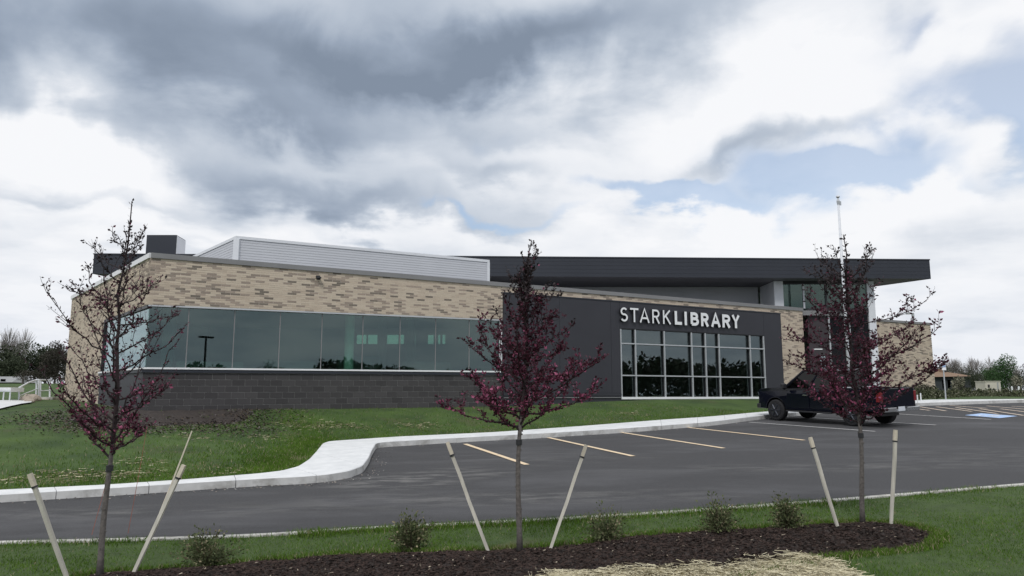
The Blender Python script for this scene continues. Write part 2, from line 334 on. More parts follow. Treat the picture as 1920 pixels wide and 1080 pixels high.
# facade frame
P0 = Vector((-11.3, 23.0)); E1 = Vector((.8797, .4755)); B1 = Vector((-.4755, .8797))
E2 = Vector((-.6347, .7727)); B2 = Vector((.7727, .6347))      # side wall runs back-left; B2 points indoors
def onfac(x, y, n=0.0):            # pixel -> (t, z) on the facade plane (n inward)
    d = ray(x, y); o = P0+B1*n
    nn = Vector((B1.x, B1.y)); k = (o.x*nn.x+o.y*nn.y)/(d.x*nn.x+d.y*nn.y)
    p = Vector((0, 0, CZ))+d*k; q = Vector((p.x, p.y))-P0
    return q.dot(E1), p.z
def FP(t, n, z): p = P0+E1*t+B1*n; return Vector((p.x, p.y, z))
def SPT(s, n, z): p = P0+E2*s+B2*n; return Vector((p.x, p.y, z))
def fbox(mb, t0, t1, n0, n1, z0, z1, fr=FP, mi=0):
    za = z0 if hasattr(z0, '__len__') else (z0, z0); zb = z1 if hasattr(z1, '__len__') else (z1, z1)
    c = [fr(t0, n0, za[0]), fr(t1, n0, za[1]), fr(t1, n1, za[1]), fr(t0, n1, za[0]),
         fr(t0, n0, zb[0]), fr(t1, n0, zb[1]), fr(t1, n1, zb[1]), fr(t0, n1, zb[0])]
    if fr is SPT: c = [c[1], c[0], c[3], c[2], c[5], c[4], c[7], c[6]]
    return mb.hexa(c, mi)
def sheet(name, poly, zf, mats, step, parent=None, jit=.25, bounds=None, **tg):
    """flat-ish surface inside a polygon, triangulated with inner points every `step`"""
    P = [Vector((p[0], p[1])) for p in poly]; n = len(P)
    dense = []
    for i in range(n):
        a, b = P[i], P[(i+1) % n]; m = max(1, int((b-a).length/max(step, .1)))
        for k in range(min(m, 400)): dense.append(a.lerp(b, k/min(m, 400)))
    xs = [p.x for p in P]; ys = [p.y for p in P]
    nx = int((max(xs)-min(xs))/step)+1; ny = int((max(ys)-min(ys))/step)+1
    gx, gy = np.meshgrid(np.linspace(min(xs), max(xs), nx+1), np.linspace(min(ys), max(ys), ny+1))
    pts = np.stack([gx.ravel(), gy.ravel()], 1)+rng.uniform(-jit*step, jit*step, (gx.size, 2))
    pa = np.array([(p.x, p.y) for p in dense])
    ok = inside(pts, pa)
    pts = pts[ok]
    vs = dense+[Vector(p) for p in pts]; nd = len(dense)
    r = delaunay_2d_cdt(vs, [], [list(range(nd))], 1, 1e-5)
    V = np.array([(v.x, v.y, 0.0) for v in r[0]]); V[:, 2] = zf(V[:, 0], V[:, 1]); F = np.array([f for f in r[2] if len(f) == 3])
    a, b, c = V[F[:, 0]], V[F[:, 1]], V[F[:, 2]]
    cr = (b[:, 0]-a[:, 0])*(c[:, 1]-a[:, 1])-(b[:, 1]-a[:, 1])*(c[:, 0]-a[:, 0])
    F[cr < 0] = F[cr < 0][:, ::-1]
    o = npmesh(name, V, F, mats, parent, **tg)
    o.data.polygons.foreach_set('use_smooth', [True]*len(o.data.polygons))
    return o
def inside(pts, poly):
    x, y = pts[:, 0], pts[:, 1]; r = np.zeros(len(pts), bool); j = len(poly)-1
    for i in range(len(poly)):
        xi, yi = poly[i]; xj, yj = poly[j]
        if yi != yj: r ^= ((yi > y) != (yj > y)) & (x < (xj-xi)*(y-yi)/(yj-yi)+xi)
        j = i
    return r
def polydist(x, y, L):
    """distance of points to a polyline (works on arrays)"""
    A = np.asarray(L, float)[:, :2]; x = np.asarray(x, float); y = np.asarray(y, float); best = np.full(x.shape, 1e9)
    for (ax, ay), (bx, by) in zip(A[:-1], A[1:]):
        ux, uy = bx-ax, by-ay; k = np.clip(((x-ax)*ux+(y-ay)*uy)/(ux*ux+uy*uy+1e-12), 0, 1)
        best = np.minimum(best, (x-ax-k*ux)**2+(y-ay-k*uy)**2)
    return np.sqrt(best)
def sm(x): x = np.clip(x, 0, 1); return x*x*(3-2*x)

# ------------------------------------------------------------------ ground
pairs = [((-420, 972), (-420, 945)), ((0, 943), (0, 918)), ((205, 930), (200, 908.5)), ((350, 920), (350, 898.5)), ((495, 911), (490, 887)),
 ((560, 908), (530, 882)), ((612, 903.5), (560, 874)), ((655, 896), (580, 861)), ((680, 886), (592, 848)), ((691, 870), (600, 838)), ((697, 855), (606, 831)),
 ((706, 839), (618, 827)), ((840, 831), (745, 818.5)), ((1020, 821), (930, 810)), ((1160, 812), (1100, 798)), ((1240, 806), (1240, 787)), ((1330, 799), (1330, 781)),
 ((1440, 785), (1435, 771.5)), ((1570, 773), (1560, 764)), ((1720, 761.5), (1735, 749)), ((1830, 757.5), (1850, 748.5)), ((1920, 755), (1920, 748)), ((2250, 750), (2250, 744))]
FR = [onplane(*a, 0) for a, b in pairs]; BK = [onplane(*b, .15) for a, b in pairs]
FR.append(Vector((60, 40.5, lot(60, 40.5)))); BK.append(Vector((60, 44, lot(60, 44)+.15)))
FR.insert(0, FR[0]+(FR[0]-FR[1])*8); BK.insert(0, BK[0]+(BK[0]-BK[1])*8)
def dens(L, m=8):
    o = []
    for a, b in zip(L[:-1], L[1:]):
        for k in range(m): o.append(a.lerp(b, k/m))
    return o+[L[-1]]
def smooth_line(L, it=6):
    for _ in range(it): L = [L[0]]+[(L[i-1]+L[i]*2+L[i+1])/4 for i in range(1, len(L)-1)]+[L[-1]]
    return L
FRd = smooth_line(dens(FR), 2); BKd = smooth_line(dens(BK), 2)
BKxy = [(p.x, p.y) for p in BKd]; BKc = BKxy[::4]+[BKxy[-1]]
BL = [(-120, 60), (-34, 36), (-20.2, 33.8), (-11.3, 23.0), (14.4, 36.9), (21, 43), (26, 45.5), (60, 52), (120, 60)]
bzx = [-60, -22, -16, -11.3, 0, 3.5, 6, 12, 16, 22, 60]; bzz = [1.95, 2.05, 1.9, 1.70, 1.76, 1.93, 2.0, 2.02, 2.02, 2.0, 2.02]
def Lc(x, y):
    v = .0181*np.clip(x, -30, 40)+.0414*np.maximum(-2, y)
    return np.where(v > 1.86, 1.86+.10*np.tanh((v-1.86)/.10), v)
BLx = [p[0] for p in BL]; BLy = [p[1] for p in BL]
def H(x, y):
    x = np.asarray(x, float); y = np.asarray(y, float)
    base = np.interp(x, bzx, bzz); dB = polydist(x, y, BL); dK = polydist(x, y, BKc)
    yb = np.interp(x, BLx, BLy); rise = 1.25*sm((y-40)/32)*sm((-x-18)/22)
    s = dK/(dK+dB+1e-6); k = Lc(x, y)+.15
    low = k+(np.maximum(base, k)-k)*sm(np.minimum(1, s*1.04))+.035*np.sin(x*.9+y*.4)*np.sin(y*.8)*np.minimum(1, np.minimum(dK/2, dB/2))-.012
    return np.where(y > yb, base+rise, low)
def og(x, y):                       # pixel on the far lawn
    d = ray(x, y); Y = np.arange(10, 110, .06); t = Y/d.y; X = d.x*t; Zr = CZ+d.z*t; hh_ = H(X, Y)
    i = int(np.argmax(Zr <= hh_)) if (Zr <= hh_).any() else len(Y)-1
    return Vector((X[i], Y[i], hh_[i]))
nearpx = [(-500, 1024), (0, 1014), (300, 1007), (500, 1000), (640, 990), (820, 981), (1000, 973), (1250, 958), (1480, 941.5), (1700, 924), (1920, 905), (2400, 872)]
NK = [onplane(x, y, .15) for x, y in nearpx]
NK.insert(0, Vector((-60, 7.5, 0))); NK.append(Vector((60, 28, 0)))
NKd = smooth_line(dens(NK, 6), 5)
for p in NKd: p.z = lot(p.x, p.y)+.15
def offline(L, d):
    o = []
    for i, p in enumerate(L):
        a = L[min(i+1, len(L)-1)]-L[max(i-1, 0)]; n = Vector((a.y, -a.x)).normalized(); o.append((p.x+n.x*d, p.y+n.y*d))
    return o
NKin = offline(NKd, .16)            # camera side edge of the near kerb
lot_poly = [(p.x, p.y) for p in FRd]+[(p.x, p.y) for p in reversed(NKd)]
sheet('parking_lot', lot_poly, lambda x, y: lot(x, y)+.006*np.sin(x*1.3)*np.sin(y*1.1), 'asphalt', 1.0, kind='structure')
fl = BKxy+[(130, 60), (130, 95), (-130, 95), (-130, 30)]
sheet('lawn', fl, H, 'lawn2', .8, kind='structure')
def Hn(x, y): return .0181*np.clip(x, -40, 60)+.0414*np.maximum(0, y)+.15-.010+.02*np.sin(np.asarray(x)*1.7+1)*np.sin(np.asarray(y)*1.3)*sm((polydist(x, y, NKin[::3]))/1.0)
nl = NKin+[(60, -60), (-60, -60)]
sheet('near_lawn', nl, Hn, 'lawn', 1.0, kind='structure')
# wide ground reaching the horizon
ang = np.linspace(0, 2*math.pi, 97)[:-1]; rad = [0, 30, 70, 82, 88, 120, 180, 300, 600, 1400]
V = []; 
for r in rad:
    for a in ang:
        x, y = r*math.sin(a), r*math.cos(a)
        inn = (abs(x) < 122 and -58 < y < 90) or (abs(x) < 58 and y > -58 and y < 30)
        V.append((x, y, -2.6 if inn and r < 110 else (H(x, y)-.04 if y > 40 else Lc(x, max(y, -2))-.2)))
nA = len(ang); F = [(i*nA+k, i*nA+(k+1) % nA, (i+1)*nA+(k+1) % nA, (i+1)*nA+k) for i in range(len(rad)-1) for k in range(nA)]
npmesh('ground', np.array(V), np.array(F)[:, ::-1], 'field', kind='structure')

# pavement: concrete sections with a kerb face towards the lot
walk = tag(bpy.data.objects.new('pavement', None), kind='structure'); COL.objects.link(walk)
acc = 0; st = 0
def sect(i0, i1, nm='paving_slab'):
    mb = MB(); g = .006
    for i in range(i0, i1):
        a, b, c, d = FRd[i], FRd[i+1], BKd[i+1], BKd[i]
        if i == i0: a = a.lerp(b, g/max((b-a).length, .01)); d = d.lerp(c, g/max((c-d).length, .01))
        if i == i1-1: b = b.lerp(a, g/max((b-a).length, .01)); c = c.lerp(d, g/max((c-d).length, .01))
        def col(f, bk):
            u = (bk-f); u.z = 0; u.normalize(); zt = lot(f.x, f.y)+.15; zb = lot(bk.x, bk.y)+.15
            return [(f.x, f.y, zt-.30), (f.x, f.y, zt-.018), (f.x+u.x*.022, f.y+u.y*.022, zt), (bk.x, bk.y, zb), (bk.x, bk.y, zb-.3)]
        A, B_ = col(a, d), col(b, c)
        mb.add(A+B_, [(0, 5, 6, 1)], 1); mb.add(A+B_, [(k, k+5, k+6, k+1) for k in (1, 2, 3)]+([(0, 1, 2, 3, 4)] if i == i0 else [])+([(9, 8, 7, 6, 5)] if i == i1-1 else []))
    mb.build(nm, ['concrete', 'concrete_shaded_face'], walk)
for i in range(len(FRd)-1):
    acc += (FRd[i+1]-FRd[i]).length
    if acc > 1.45 and i-st >= 1 or i == len(FRd)-2:
        sect(st, i+1); st = i+1; acc = 0
nkr = tag(bpy.data.objects.new('near_kerb', None), kind='structure'); COL.objects.link(nkr)
i = 0
while i < len(NKd)-1:
    j = min(i+3, len(NKd)-1); mb = MB()
    for k in range(i, j):
        a, b = NKd[k], NKd[k+1]; c, d = NKin[k+1], NKin[k]
        if k == i: a = a.lerp(b, .01)
        mb.hexa([(d[0], d[1], a.z-.3), (c[0], c[1], b.z-.3), (b.x, b.y, b.z-.3), (a.x, a.y, a.z-.3), (d[0], d[1], a.z+.004), (c[0], c[1], b.z+.004), (b.x, b.y, b.z), (a.x, a.y, a.z)])
    mb.build('kerb_stone', 'concrete_worn', nkr); i = j

# painted lines
def line(a, b, w=.13, m='paint_y', lift=.012, par=None):
    A = onplane(*a); B_ = onplane(*b); d = (B_-A); d.z = 0; n = Vector((-d.y, d.x, 0)).normalized()*w/2
    mb = MB(); K = 8
    for k in range(K):
        p, q = A.lerp(B_, k/K), A.lerp(B_, (k+1)/K)
        vs = [p-n, q-n, q+n, p+n]; vs = [(v.x, v.y, lot(v.x, v.y)+lift) for v in vs]; mb.add(vs, [(0, 1, 2, 3)])
    return mb.build('parking_line', m, par)
marks = tag(bpy.data.objects.new('parking_markings', None), kind='structure'); COL.objects.link(marks)
for a, b in (((872, 833), (988, 872)), ((1028, 821), (1187, 856)), ((1166, 811.5), (1357, 841)), ((1290, 802), (1508, 826))): line(a, b, par=marks)
for a, b in (((1404, 792), (1641, 809.5)), ((1527, 784), (1755, 797.5)), ((1640, 774), (1858, 787))): line(a, b, .11, 'paint_w', par=marks)
for a, b in (((1718, 766.7), (1743, 770)), ((1724, 763), (1774, 771)), ((1755, 763), (1822, 772)), ((1792, 764.4), (1870, 776)), ((1836, 766.7), (1920, 779.5)), ((1876, 767), (1940, 775)), ((1897, 762), (1960, 765)), ((1780, 760.5), (1850, 766)), ((1850, 761.5), (1925, 768))): line(a, b, .12, 'paint_o', par=marks)
bl = [onplane(*p) for p in ((1809, 779), (1875, 784.5), (1908, 780.7), (1840, 775.5))]
MB().add([(p.x, p.y, p.z+.012) for p in bl], [(0, 1, 2, 3)]).build('blue_square', 'paint_b', marks)
c = sum(bl, Vector())/4; u = (bl[1]-bl[0]).normalized(); v = (bl[3]-bl[0]); v = (v-u*v.dot(u)).normalized()
mb = MB()
def flatseg(a, b, w):
    A = c+u*a[0]+v*a[1]; B_ = c+u*b[0]+v*b[1]; n = (B_-A).cross(Vector((0, 0, 1))).normalized()*w/2
    mb.add([(q.x, q.y, lot(q.x, q.y)+.017) for q in (A-n, B_-n, B_+n, A+n)], [(0, 1, 2, 3)])
for k in range(14):
    a0, a1 = R(-200+20*k), R(-200+20*(k+1)); flatseg((.05+.3*math.cos(a0), -.12+.3*math.sin(a0)), (.05+.3*math.cos(a1), -.12+.3*math.sin(a1)), .07)
flatseg((-.12, .42), (-.08, 0), .08); flatseg((-.08, .05), (.25, .03), .08); flatseg((.25, .05), (.42, -.3), .08); flatseg((-.2, .48), (-.06, .48), .13)
mb.build('wheelchair_symbol', 'white', marks)
# ------------------------------------------------------------------ the library building
lib = empty('library_building', (-11.3, 23.0, 1.7), 0, 'low library of tan brick, charcoal panels and green glass under a black flat roof', 'building')
LO = Vector(lib.location)
_b = MB.build
def lbuild(mb, name, mats, parent=lib, **k):
    """geometry given in world coordinates, child of the building (or of one of its parts)"""
    off = LO
    mb.v = [(v[0]-off.x, v[1]-off.y, v[2]-off.z) for v in mb.v]
    return mb.build(name, mats, parent, **k)
T1 = 12.5; TE = 29.25; SE = 13.4; SW = 6.25
hdr = lambda t: 4.97+.010*t
sil = lambda t: 3.03+.0055*t
cop = lambda t: 6.60-.0045*t
GB = 1.35
# --- brick walls (mortar-faced bodies) with bricks standing proud
bw = MB()
fbox(bw, 0, T1, 0, .3, (hdr(0), hdr(T1)), (cop(0)-.16, cop(T1)-.16))
fbox(bw, T1, TE, 0, .3, 5.9, (cop(T1)-.16, cop(TE)-.16))
fbox(bw, 27.3, TE, 0, .3, GB, 5.9)
brick_front = lbuild(bw, 'brick_wall', 'mortar')
bs = MB()
fbox(bs, 0.0, SW, 0, .3, (hdr(0), hdr(0)+.02), (cop(0)-.16, cop(0)-.16), SPT)
fbox(bs, SW, SE, 0, .3, GB, cop(0)-.16, SPT)
brick_side = lbuild(bs, 'brick_wall', 'mortar')
AX0, AX1 = Vector((18.0, 41.45)), Vector((25.6, 45.55)); AE = (AX1-AX0).normalized(); AB = Vector((-AE.y, AE.x)); AL = (AX1-AX0).length
def AF(t, n, z): p = AX0+AE*t+AB*n; return Vector((p.x, p.y, z))
ba = MB(); fbox(ba, 0, AL, 0, .3, 1.6, 6.42, AF); c4 = [AF(AL, .3, 0), AF(AL, .3, 0)]
rb = Vector((-AB.x*-1, AB.y)); 
# annex right side and back
ba.hexa([AF(AL-.3, .3, 1.6), AF(AL, .3, 1.6), AF(AL, 8, 1.6), AF(AL-.3, 8, 1.6), AF(AL-.3, .3, 6.42), AF(AL, .3, 6.42), AF(AL, 8, 6.42), AF(AL-.3, 8, 6.42)])
ba.hexa([AF(0, .3, 6.2), AF(AL-.3, .3, 6.2), AF(AL-.3, 8, 6.2), AF(0, 8, 6.2), AF(0, .3, 6.38), AF(AL-.3, .3, 6.38), AF(AL-.3, 8, 6.38), AF(0, 8, 6.38)])
brick_annex = lbuild(ba, 'brick_wall', 'mortar')
CH, JO, BL_ = .0677, .012, .290
mats4 = ['brick_a', 'brick_b', 'brick_c', 'brick_d']
def brick_list(u0, u1, ztop, zbot, hole=None):
    out = []; k = 0; z = 6.70
    while z > 1.3:
        z -= CH
        if k % 2: off = .15
        else: off = 0
        off += rng.uniform(-.02, .02) if k % 5 == 0 else 0
        u = u0-off-.004; prev = 0
        streak = rng.uniform(.20, .44)
        while u < u1:
            a, b = max(u, u0+.002), min(u+BL_, u1-.002)
            mid = (a+b)/2
            if b-a > .04:
                zt, zb = ztop(mid), zbot(mid)
                za, zc = max(z+JO/2, zb), min(z+CH-JO/2, zt)
                if zc-za > .02 and not (hole and hole(a, b, za, zc)):
                    r = rng.random(); m = 0 if r > .62 else 1
                    if rng.random() < streak*(.55+.45*math.exp(-mid/9))*(1.35+.6*math.sin(mid*1.1+z*2.3))*(.40 if prev else 1.25): m = 2 if rng.random() < .74 else 3
                    prev = m > 1; out.append((a, b, za, zc, m))
            u += BL_+JO
        k += 1
    return out
def brick_verts(fr, a, b, z0, z1, pr):
    f = [fr(a, -pr, z0), fr(b, -pr, z0), fr(b, -pr, z1), fr(a, -pr, z1), fr(a, .002, z0), fr(b, .002, z0), fr(b, .002, z1), fr(a, .002, z1)]
    return f
BF = [(0, 1, 2, 3), (1, 5, 6, 2), (4, 0, 3, 7), (3, 2, 6, 7), (4, 5, 1, 0)]
def lay(lst, fr, wall, flip, singles):
    """first `singles` full bricks (largest in the photo) become objects, the rest one joined part"""
    full = [i for i, b in enumerate(lst) if abs(b[1]-b[0]-BL_) < 1e-4 and abs(b[3]-b[2]-(CH-JO)) < 1e-4]
    full.sort(key=lambda i: lst[i][0]); chosen = set(full[:singles])
    if singles:
        protos = []
        for m in range(4):
            me = bpy.data.meshes.new('brick'); w, h = BL_, CH-JO; pr = .009
            v = [(0, 0, 0), (w, 0, 0), (w, 0, h), (0, 0, h), (0, .011, 0), (w, .011, 0), (w, .011, h), (0, .011, h)]
            if flip: v = [(w-x, y, z) for x, y, z in v]
            me.from_pydata(v, [], [(f if not flip else f[::-1]) for f in BF] if False else BF); me.materials.append(MT[mats4[m]]); protos.append(me)
        for i in sorted(chosen):
            a, b, z0, z1, m = lst[i]; pr = .009+rng.uniform(-.002, .003)
            o0 = fr(a, -pr, z0); o1 = fr(b, -pr, z0)
            if flip: o0, o1 = o1, o0
            ex = (o1-o0).normalized(); ez = Vector((0, 0, 1)); ey = ez.cross(ex)
            mw = Matrix((ex, ey, ez)).transposed().to_4x4(); mw.translation = o0-LO
            o = inst(protos[m], 'brick', mw, wall)
    V = []; F = []; mi = []
    for i, (a, b, z0, z1, m) in enumerate(lst):
        if i in chosen: continue
        n = len(V); V += [tuple(v-LO) for v in brick_verts(fr, a, b, z0, z1, .009+rng.uniform(-.002, .003))]
        F += [tuple(n+k for k in (f[::-1] if flip else f)) for f in BF]; mi += [m]*5
    if V: npmesh('brickwork', np.array(V), np.array(F), mats4, wall, mi, kind='stuff')
fl_ = brick_list(0, TE, lambda u: cop(u)-.16, lambda u: hdr(u)+.0 if u < T1 else (6.05 if u < 27.6 else 1.5))
lay(fl_, FP, brick_front, False, 300)
sl = brick_list(0, SE, lambda u: cop(0)-.16, lambda u: hdr(0) if u < SW else 1.5)
lay(sl, SPT, brick_side, True, 0)
al = brick_list(0, AL, lambda u: 6.42, lambda u: 1.75)
lay(al, AF, brick_annex, False, 0)
# --- charcoal block plinth
blk = MB(); fbox(blk, 0, T1, 0.01, .3, GB, (sil(0)-.16, sil(T1)-.16))
plinth = lbuild(blk, 'block_wall', 'block_m')
bh, bl2 = .2, .40
me = bpy.data.meshes.new('block'); w, h = bl2-.013, bh-.013; bv = .004
v = [(0, .014, 0), (w, .014, 0), (w, .014, h), (0, .014, h), (bv, 0, bv), (w-bv, 0, bv), (w-bv, 0, h-bv), (bv, 0, h-bv)]
me.from_pydata(v, [], [(4, 5, 6, 7), (0, 1, 5, 4), (1, 2, 6, 5), (2, 3, 7, 6), (3, 0, 4, 7)]); me.materials.append(MT['block'])
k = 0; z = sil(0)-.16-bh
while z > 1.35:
    u = -(k % 2)*.2
    while u < T1-.01:
        a, b = max(0, u), min(T1, u+bl2); sx = (b-a-.010)/w
        if sx > .1:
            zz_ = z+.0055*a
            mw = Matrix((Vector((E1.x, E1.y, 0))*sx, Vector((B1.x, B1.y, 0)), Vector((0, 0, 1)))).transposed().to_4x4(); mw.translation = FP(a, -.004+rng.uniform(-.0015, .0015), zz_)-LO
            inst(me, 'block', mw, plinth)
        u += bl2
    z -= bh; k += 1
blk = MB(); fbox(blk, 0, SW, .0, .3, GB, (sil(0)-.16,)*2, SPT); lbuild(blk, 'side_plinth', 'panel')
# sill ledge (white top edge over dark drip)
def band(path, o0, o1, z0, z1, mb, mi=0):
    """mitred band; path = list of (x,y) going left->right with the outside on the right-hand side (towards viewer)"""
    pts = [Vector(p) for p in path]
    def offp(d):
        out = []
        for i, p in enumerate(pts):
            ds = []
            if i > 0: ds.append((pts[i]-pts[i-1]).normalized())
            if i < len(pts)-1: ds.append((pts[i+1]-pts[i]).normalized())
            ns = [Vector((q.y, -q.x)) for q in ds]; n = sum(ns, Vector((0, 0)))/len(ns); n = n/ n.dot(ns[0])if len(ns) > 1 else n
            out.append(p+n*d)
        return out
    A, B_ = offp(o1), offp(o0)
    for i in range(len(pts)-1):
        za0, za1 = (z0[i], z0[i+1]) if hasattr(z0, '__len__') else (z0, z0)
        zb0, zb1 = (z1[i], z1[i+1]) if hasattr(z1, '__len__') else (z1, z1)
        mb.hexa([(A[i].x, A[i].y, za0), (A[i+1].x, A[i+1].y, za1), (B_[i+1].x, B_[i+1].y, za1), (B_[i].x, B_[i].y, za0),
                 (A[i].x, A[i].y, zb0), (A[i+1].x, A[i+1].y, zb1), (B_[i+1].x, B_[i+1].y, zb1), (B_[i].x, B_[i].y, zb0)], mi)
def pt(fr, t): p = fr(t, 0, 0); return (p.x, p.y)
wpath = [pt(SPT, SW), pt(FP, 0), pt(FP, T1-.02)]
mb = MB(); band(wpath, -.28, .05, [sil(0)-.155]*2+[sil(T1)-.155], [sil(0)-.055]*2+[sil(T1)-.055], mb); lbuild(mb, 'sill_base', 'panel_d')
mb = MB(); band(wpath, -.28, .075, [sil(0)-.054]*2+[sil(T1)-.054], [sil(0)]*2+[sil(T1)], mb); lbuild(mb, 'sill', 'white')
# copings
mb = MB(); band([pt(FP, 0), pt(FP, TE)], -.33, .06, [cop(0)-.16, cop(TE)-.16], [cop(0), cop(TE)], mb); lbuild(mb, 'coping', 'coping')
mb = MB(); band([pt(SPT, SE), pt(SPT, .01)], -.33, .06, cop(0)-.16, cop(0), mb); lbuild(mb, 'coping', 'coping_sky')
mb = MB(); band([tuple(AX0), tuple(AX1)], -.33, .06, 6.42, 6.55, mb); lbuild(mb, 'coping', 'coping')
# --- band window: panes, thin mullions, head frame
bwin = lbuild(MB().hexa([FP(.02, .10, 5.00), FP(T1, .10, hdr(T1)-.06), FP(T1, .16, hdr(T1)-.06), FP(.02, .16, 4.92), FP(.02, .10, hdr(0)), FP(T1, .10, hdr(T1)), FP(T1, .16, hdr(T1)), FP(.02, .16, hdr(0))]), 'band_window', 'silver')
mx = [0.03]+[onfac(x, 640, .1)[0] for x in (351, 438, 524, 603, 680, 750, 817, 880)]+[T1-.02]
for a, b in zip(mx[:-1], mx[1:]):
    m = MB(); fbox(m, a+.006, b-.006, .12, .135, (sil(a), sil(b)), (hdr(a)-.06, hdr(b)-.06)); lbuild(m, 'pane', 'wglass', bwin)
    m = MB(); fbox(m, b-.014, b+.014, .112, .150, sil(b), hdr(b)-.06); 
    if b < T1-.1: lbuild(m, 'mullion', 'coping', bwin)
mb = MB(); fbox(mb, .02, T1-.02, -.006, .10, (hdr(0)-.05, hdr(T1)-.05), (hdr(0)-.004, hdr(T1)-.004)); lbuild(mb, 'window_head', 'siding')
swin = MB(); fbox(swin, .02, SW-.02, .0, .14, hdr(0)-.10, hdr(0)-.002, SPT); fbox(swin, SW-.10, SW-.02, .0, .14, sil(0), hdr(0)-.10, SPT)
swin = lbuild(swin, 'side_window', 'darkmetal')
for a, b in ((.03, 2.1), (2.1, 4.15), (4.15, SW-.11)):
    m = MB(); fbox(m, a+.01, b-.01, .06, .075, sil(0), hdr(0)-.10, SPT); lbuild(m, 'pane', 'wglass', swin)
mb = MB(); fbox(mb, -.0, .10, .02, .15, sil(0), hdr(0)-.06); 
mb = MB(); mb.cyl(FP(.72, .75, 3.55), (0, 0, 1), .20, 4.2, 20); lbuild(mb, 'corner_column', 'panel')
# --- charcoal panel wall with the grid window
NP = -.12
w0 = onfac(1164, 700, NP)[0]; w1 = onfac(1436, 700, NP)[0]
zh0, zh1 = onfac(1164, 616.5, NP)[1], onfac(1436, 628.5, NP)[1]
zu = (onfac(1164, 643.3, NP)[1]+onfac(1436, 654.8, NP)[1])/2; zm = (onfac(1164, 703.5, NP)[1]+onfac(1436, 708, NP)[1])/2
zb_ = (onfac(1164, 746, NP)[1]+onfac(1436, 746, NP)[1])/2; zh = (zh0+zh1)/2
tL = onfac(944.5, 640, NP)[0]; tR = onfac(1466, 640, NP)[0]; tJ = onfac(1146, 640, NP)[0]
ptop = lambda t: onfac(945.5, 550, NP)[1]+(t-tL)*(onfac(1463.5, 589, NP)[1]-onfac(945.5, 550, NP)[1])/(tR-tL)
pw = MB(); fbox(pw, tL+.01, w0-.1, -.02, .0, 1.6, 6.0); fbox(pw, w1+.1, tR-.01, -.02, .0, 1.6, 6.0)
core = lbuild(pw, 'panel_wall', 'darkmetal')
def pan(a, b, z0, z1, nm='panel'):
    m = MB(); fbox(m, a+.005, b-.005, NP, -.02, z0, z1); lbuild(m, nm, 'panel', core)
tm = (tL+tJ)/2
for a, b in ((tL, tm), (tm, tJ)): pan(a, b, 2.27, (ptop(a), ptop(b)))
pan(tJ, w0, 2.27, (ptop(tJ), ptop(w0))); pan(w0, (w0+w1)/2, zh+.005, (ptop(w0), ptop((w0+w1)/2))); pan((w0+w1)/2, w1, zh+.005, (ptop((w0+w1)/2), ptop(w1))); pan(w1, tR, 1.7, (ptop(w1), ptop(tR)))
m = MB(); fbox(m, tR-.004, tR+.002, NP, -.0, 1.7, ptop(tR)); lbuild(m, 'panel_edge', 'panel_d', core)
m = MB(); fbox(m, tL, tR+.02, NP-.02, .0, (ptop(tL)+.003, ptop(tR)+.003), (ptop(tL)+.05, ptop(tR)+.05)); lbuild(m, 'panel_flashing', 'panel_d', core)
m = MB(); fbox(m, tL+.005, w0-.005, NP-.03, -.02, 2.16, 2.262); fbox(m, tL+.005, w0-.005, NP, -.02, 1.6, 2.155); lbuild(m, 'panel_base', 'panel', core)
m = MB(); fbox(m, tL+.005, w0-.02, NP-.045, NP, 2.07, 2.10); lbuild(m, 'base_trim', 'coping', core)
# white downpipe-like edge at the joint of brick and panels
m = MB(); fbox(m, tL-.09, tL-.03, -.05, .10, sil(T1), hdr(T1)-.07); lbuild(m, 'window_jamb', 'silver')
# grid window
gw = MB(); fr_ = .07
fbox(gw, w0+.002, w1-.002, -.10, .06, zh-.03, zh+.004)
gwin = lbuild(gw, 'grid_window', 'darkmetal')
vx = [onfac(x, 700, NP)[0] for x in (1164.5, 1193, 1247.5, 1299, 1325, 1350.5, 1409, 1435)]
zr = [zb_+.04, zm, zu, zh-.03]
for k, t in enumerate(vx):
    m = MB(); t = min(max(t, w0+.04), w1-.04); fbox(m, t-.026, t+.026, NP-.01, -.07, zr[0], zr[-1]); lbuild(m, 'mullion', 'alu', gwin)
    m = MB(); fbox(m, t-.03, t+.03, -.069, .10, zr[0], zr[-1]); lbuild(m, 'mullion_box', 'darkmetal', gwin)
for z in (zm, zu):
    m = MB(); fbox(m, w0+.01, w1-.01, NP-.014, -.068, z-.025, z+.025); lbuild(m, 'rail', 'alu', gwin)
m = MB(); fbox(m, w0, w1, NP-.05, .05, zb_-.05, zb_+.045); lbuild(m, 'bottom_rail', 'white', gwin)
for i in range(7):
    for j in range(3):
        m = MB(); fbox(m, vx[i]+.034, vx[i+1]-.034, .0, .012, zr[j]+.031*(j > 0), zr[j+1]-.031*(j < 2)); lbuild(m, 'pane', 'gglass', gwin)
m = MB(); fbox(m, w0, w1, -.1, .1, 1.5, zb_-.052); lbuild(m, 'window_base', 'panel_d')
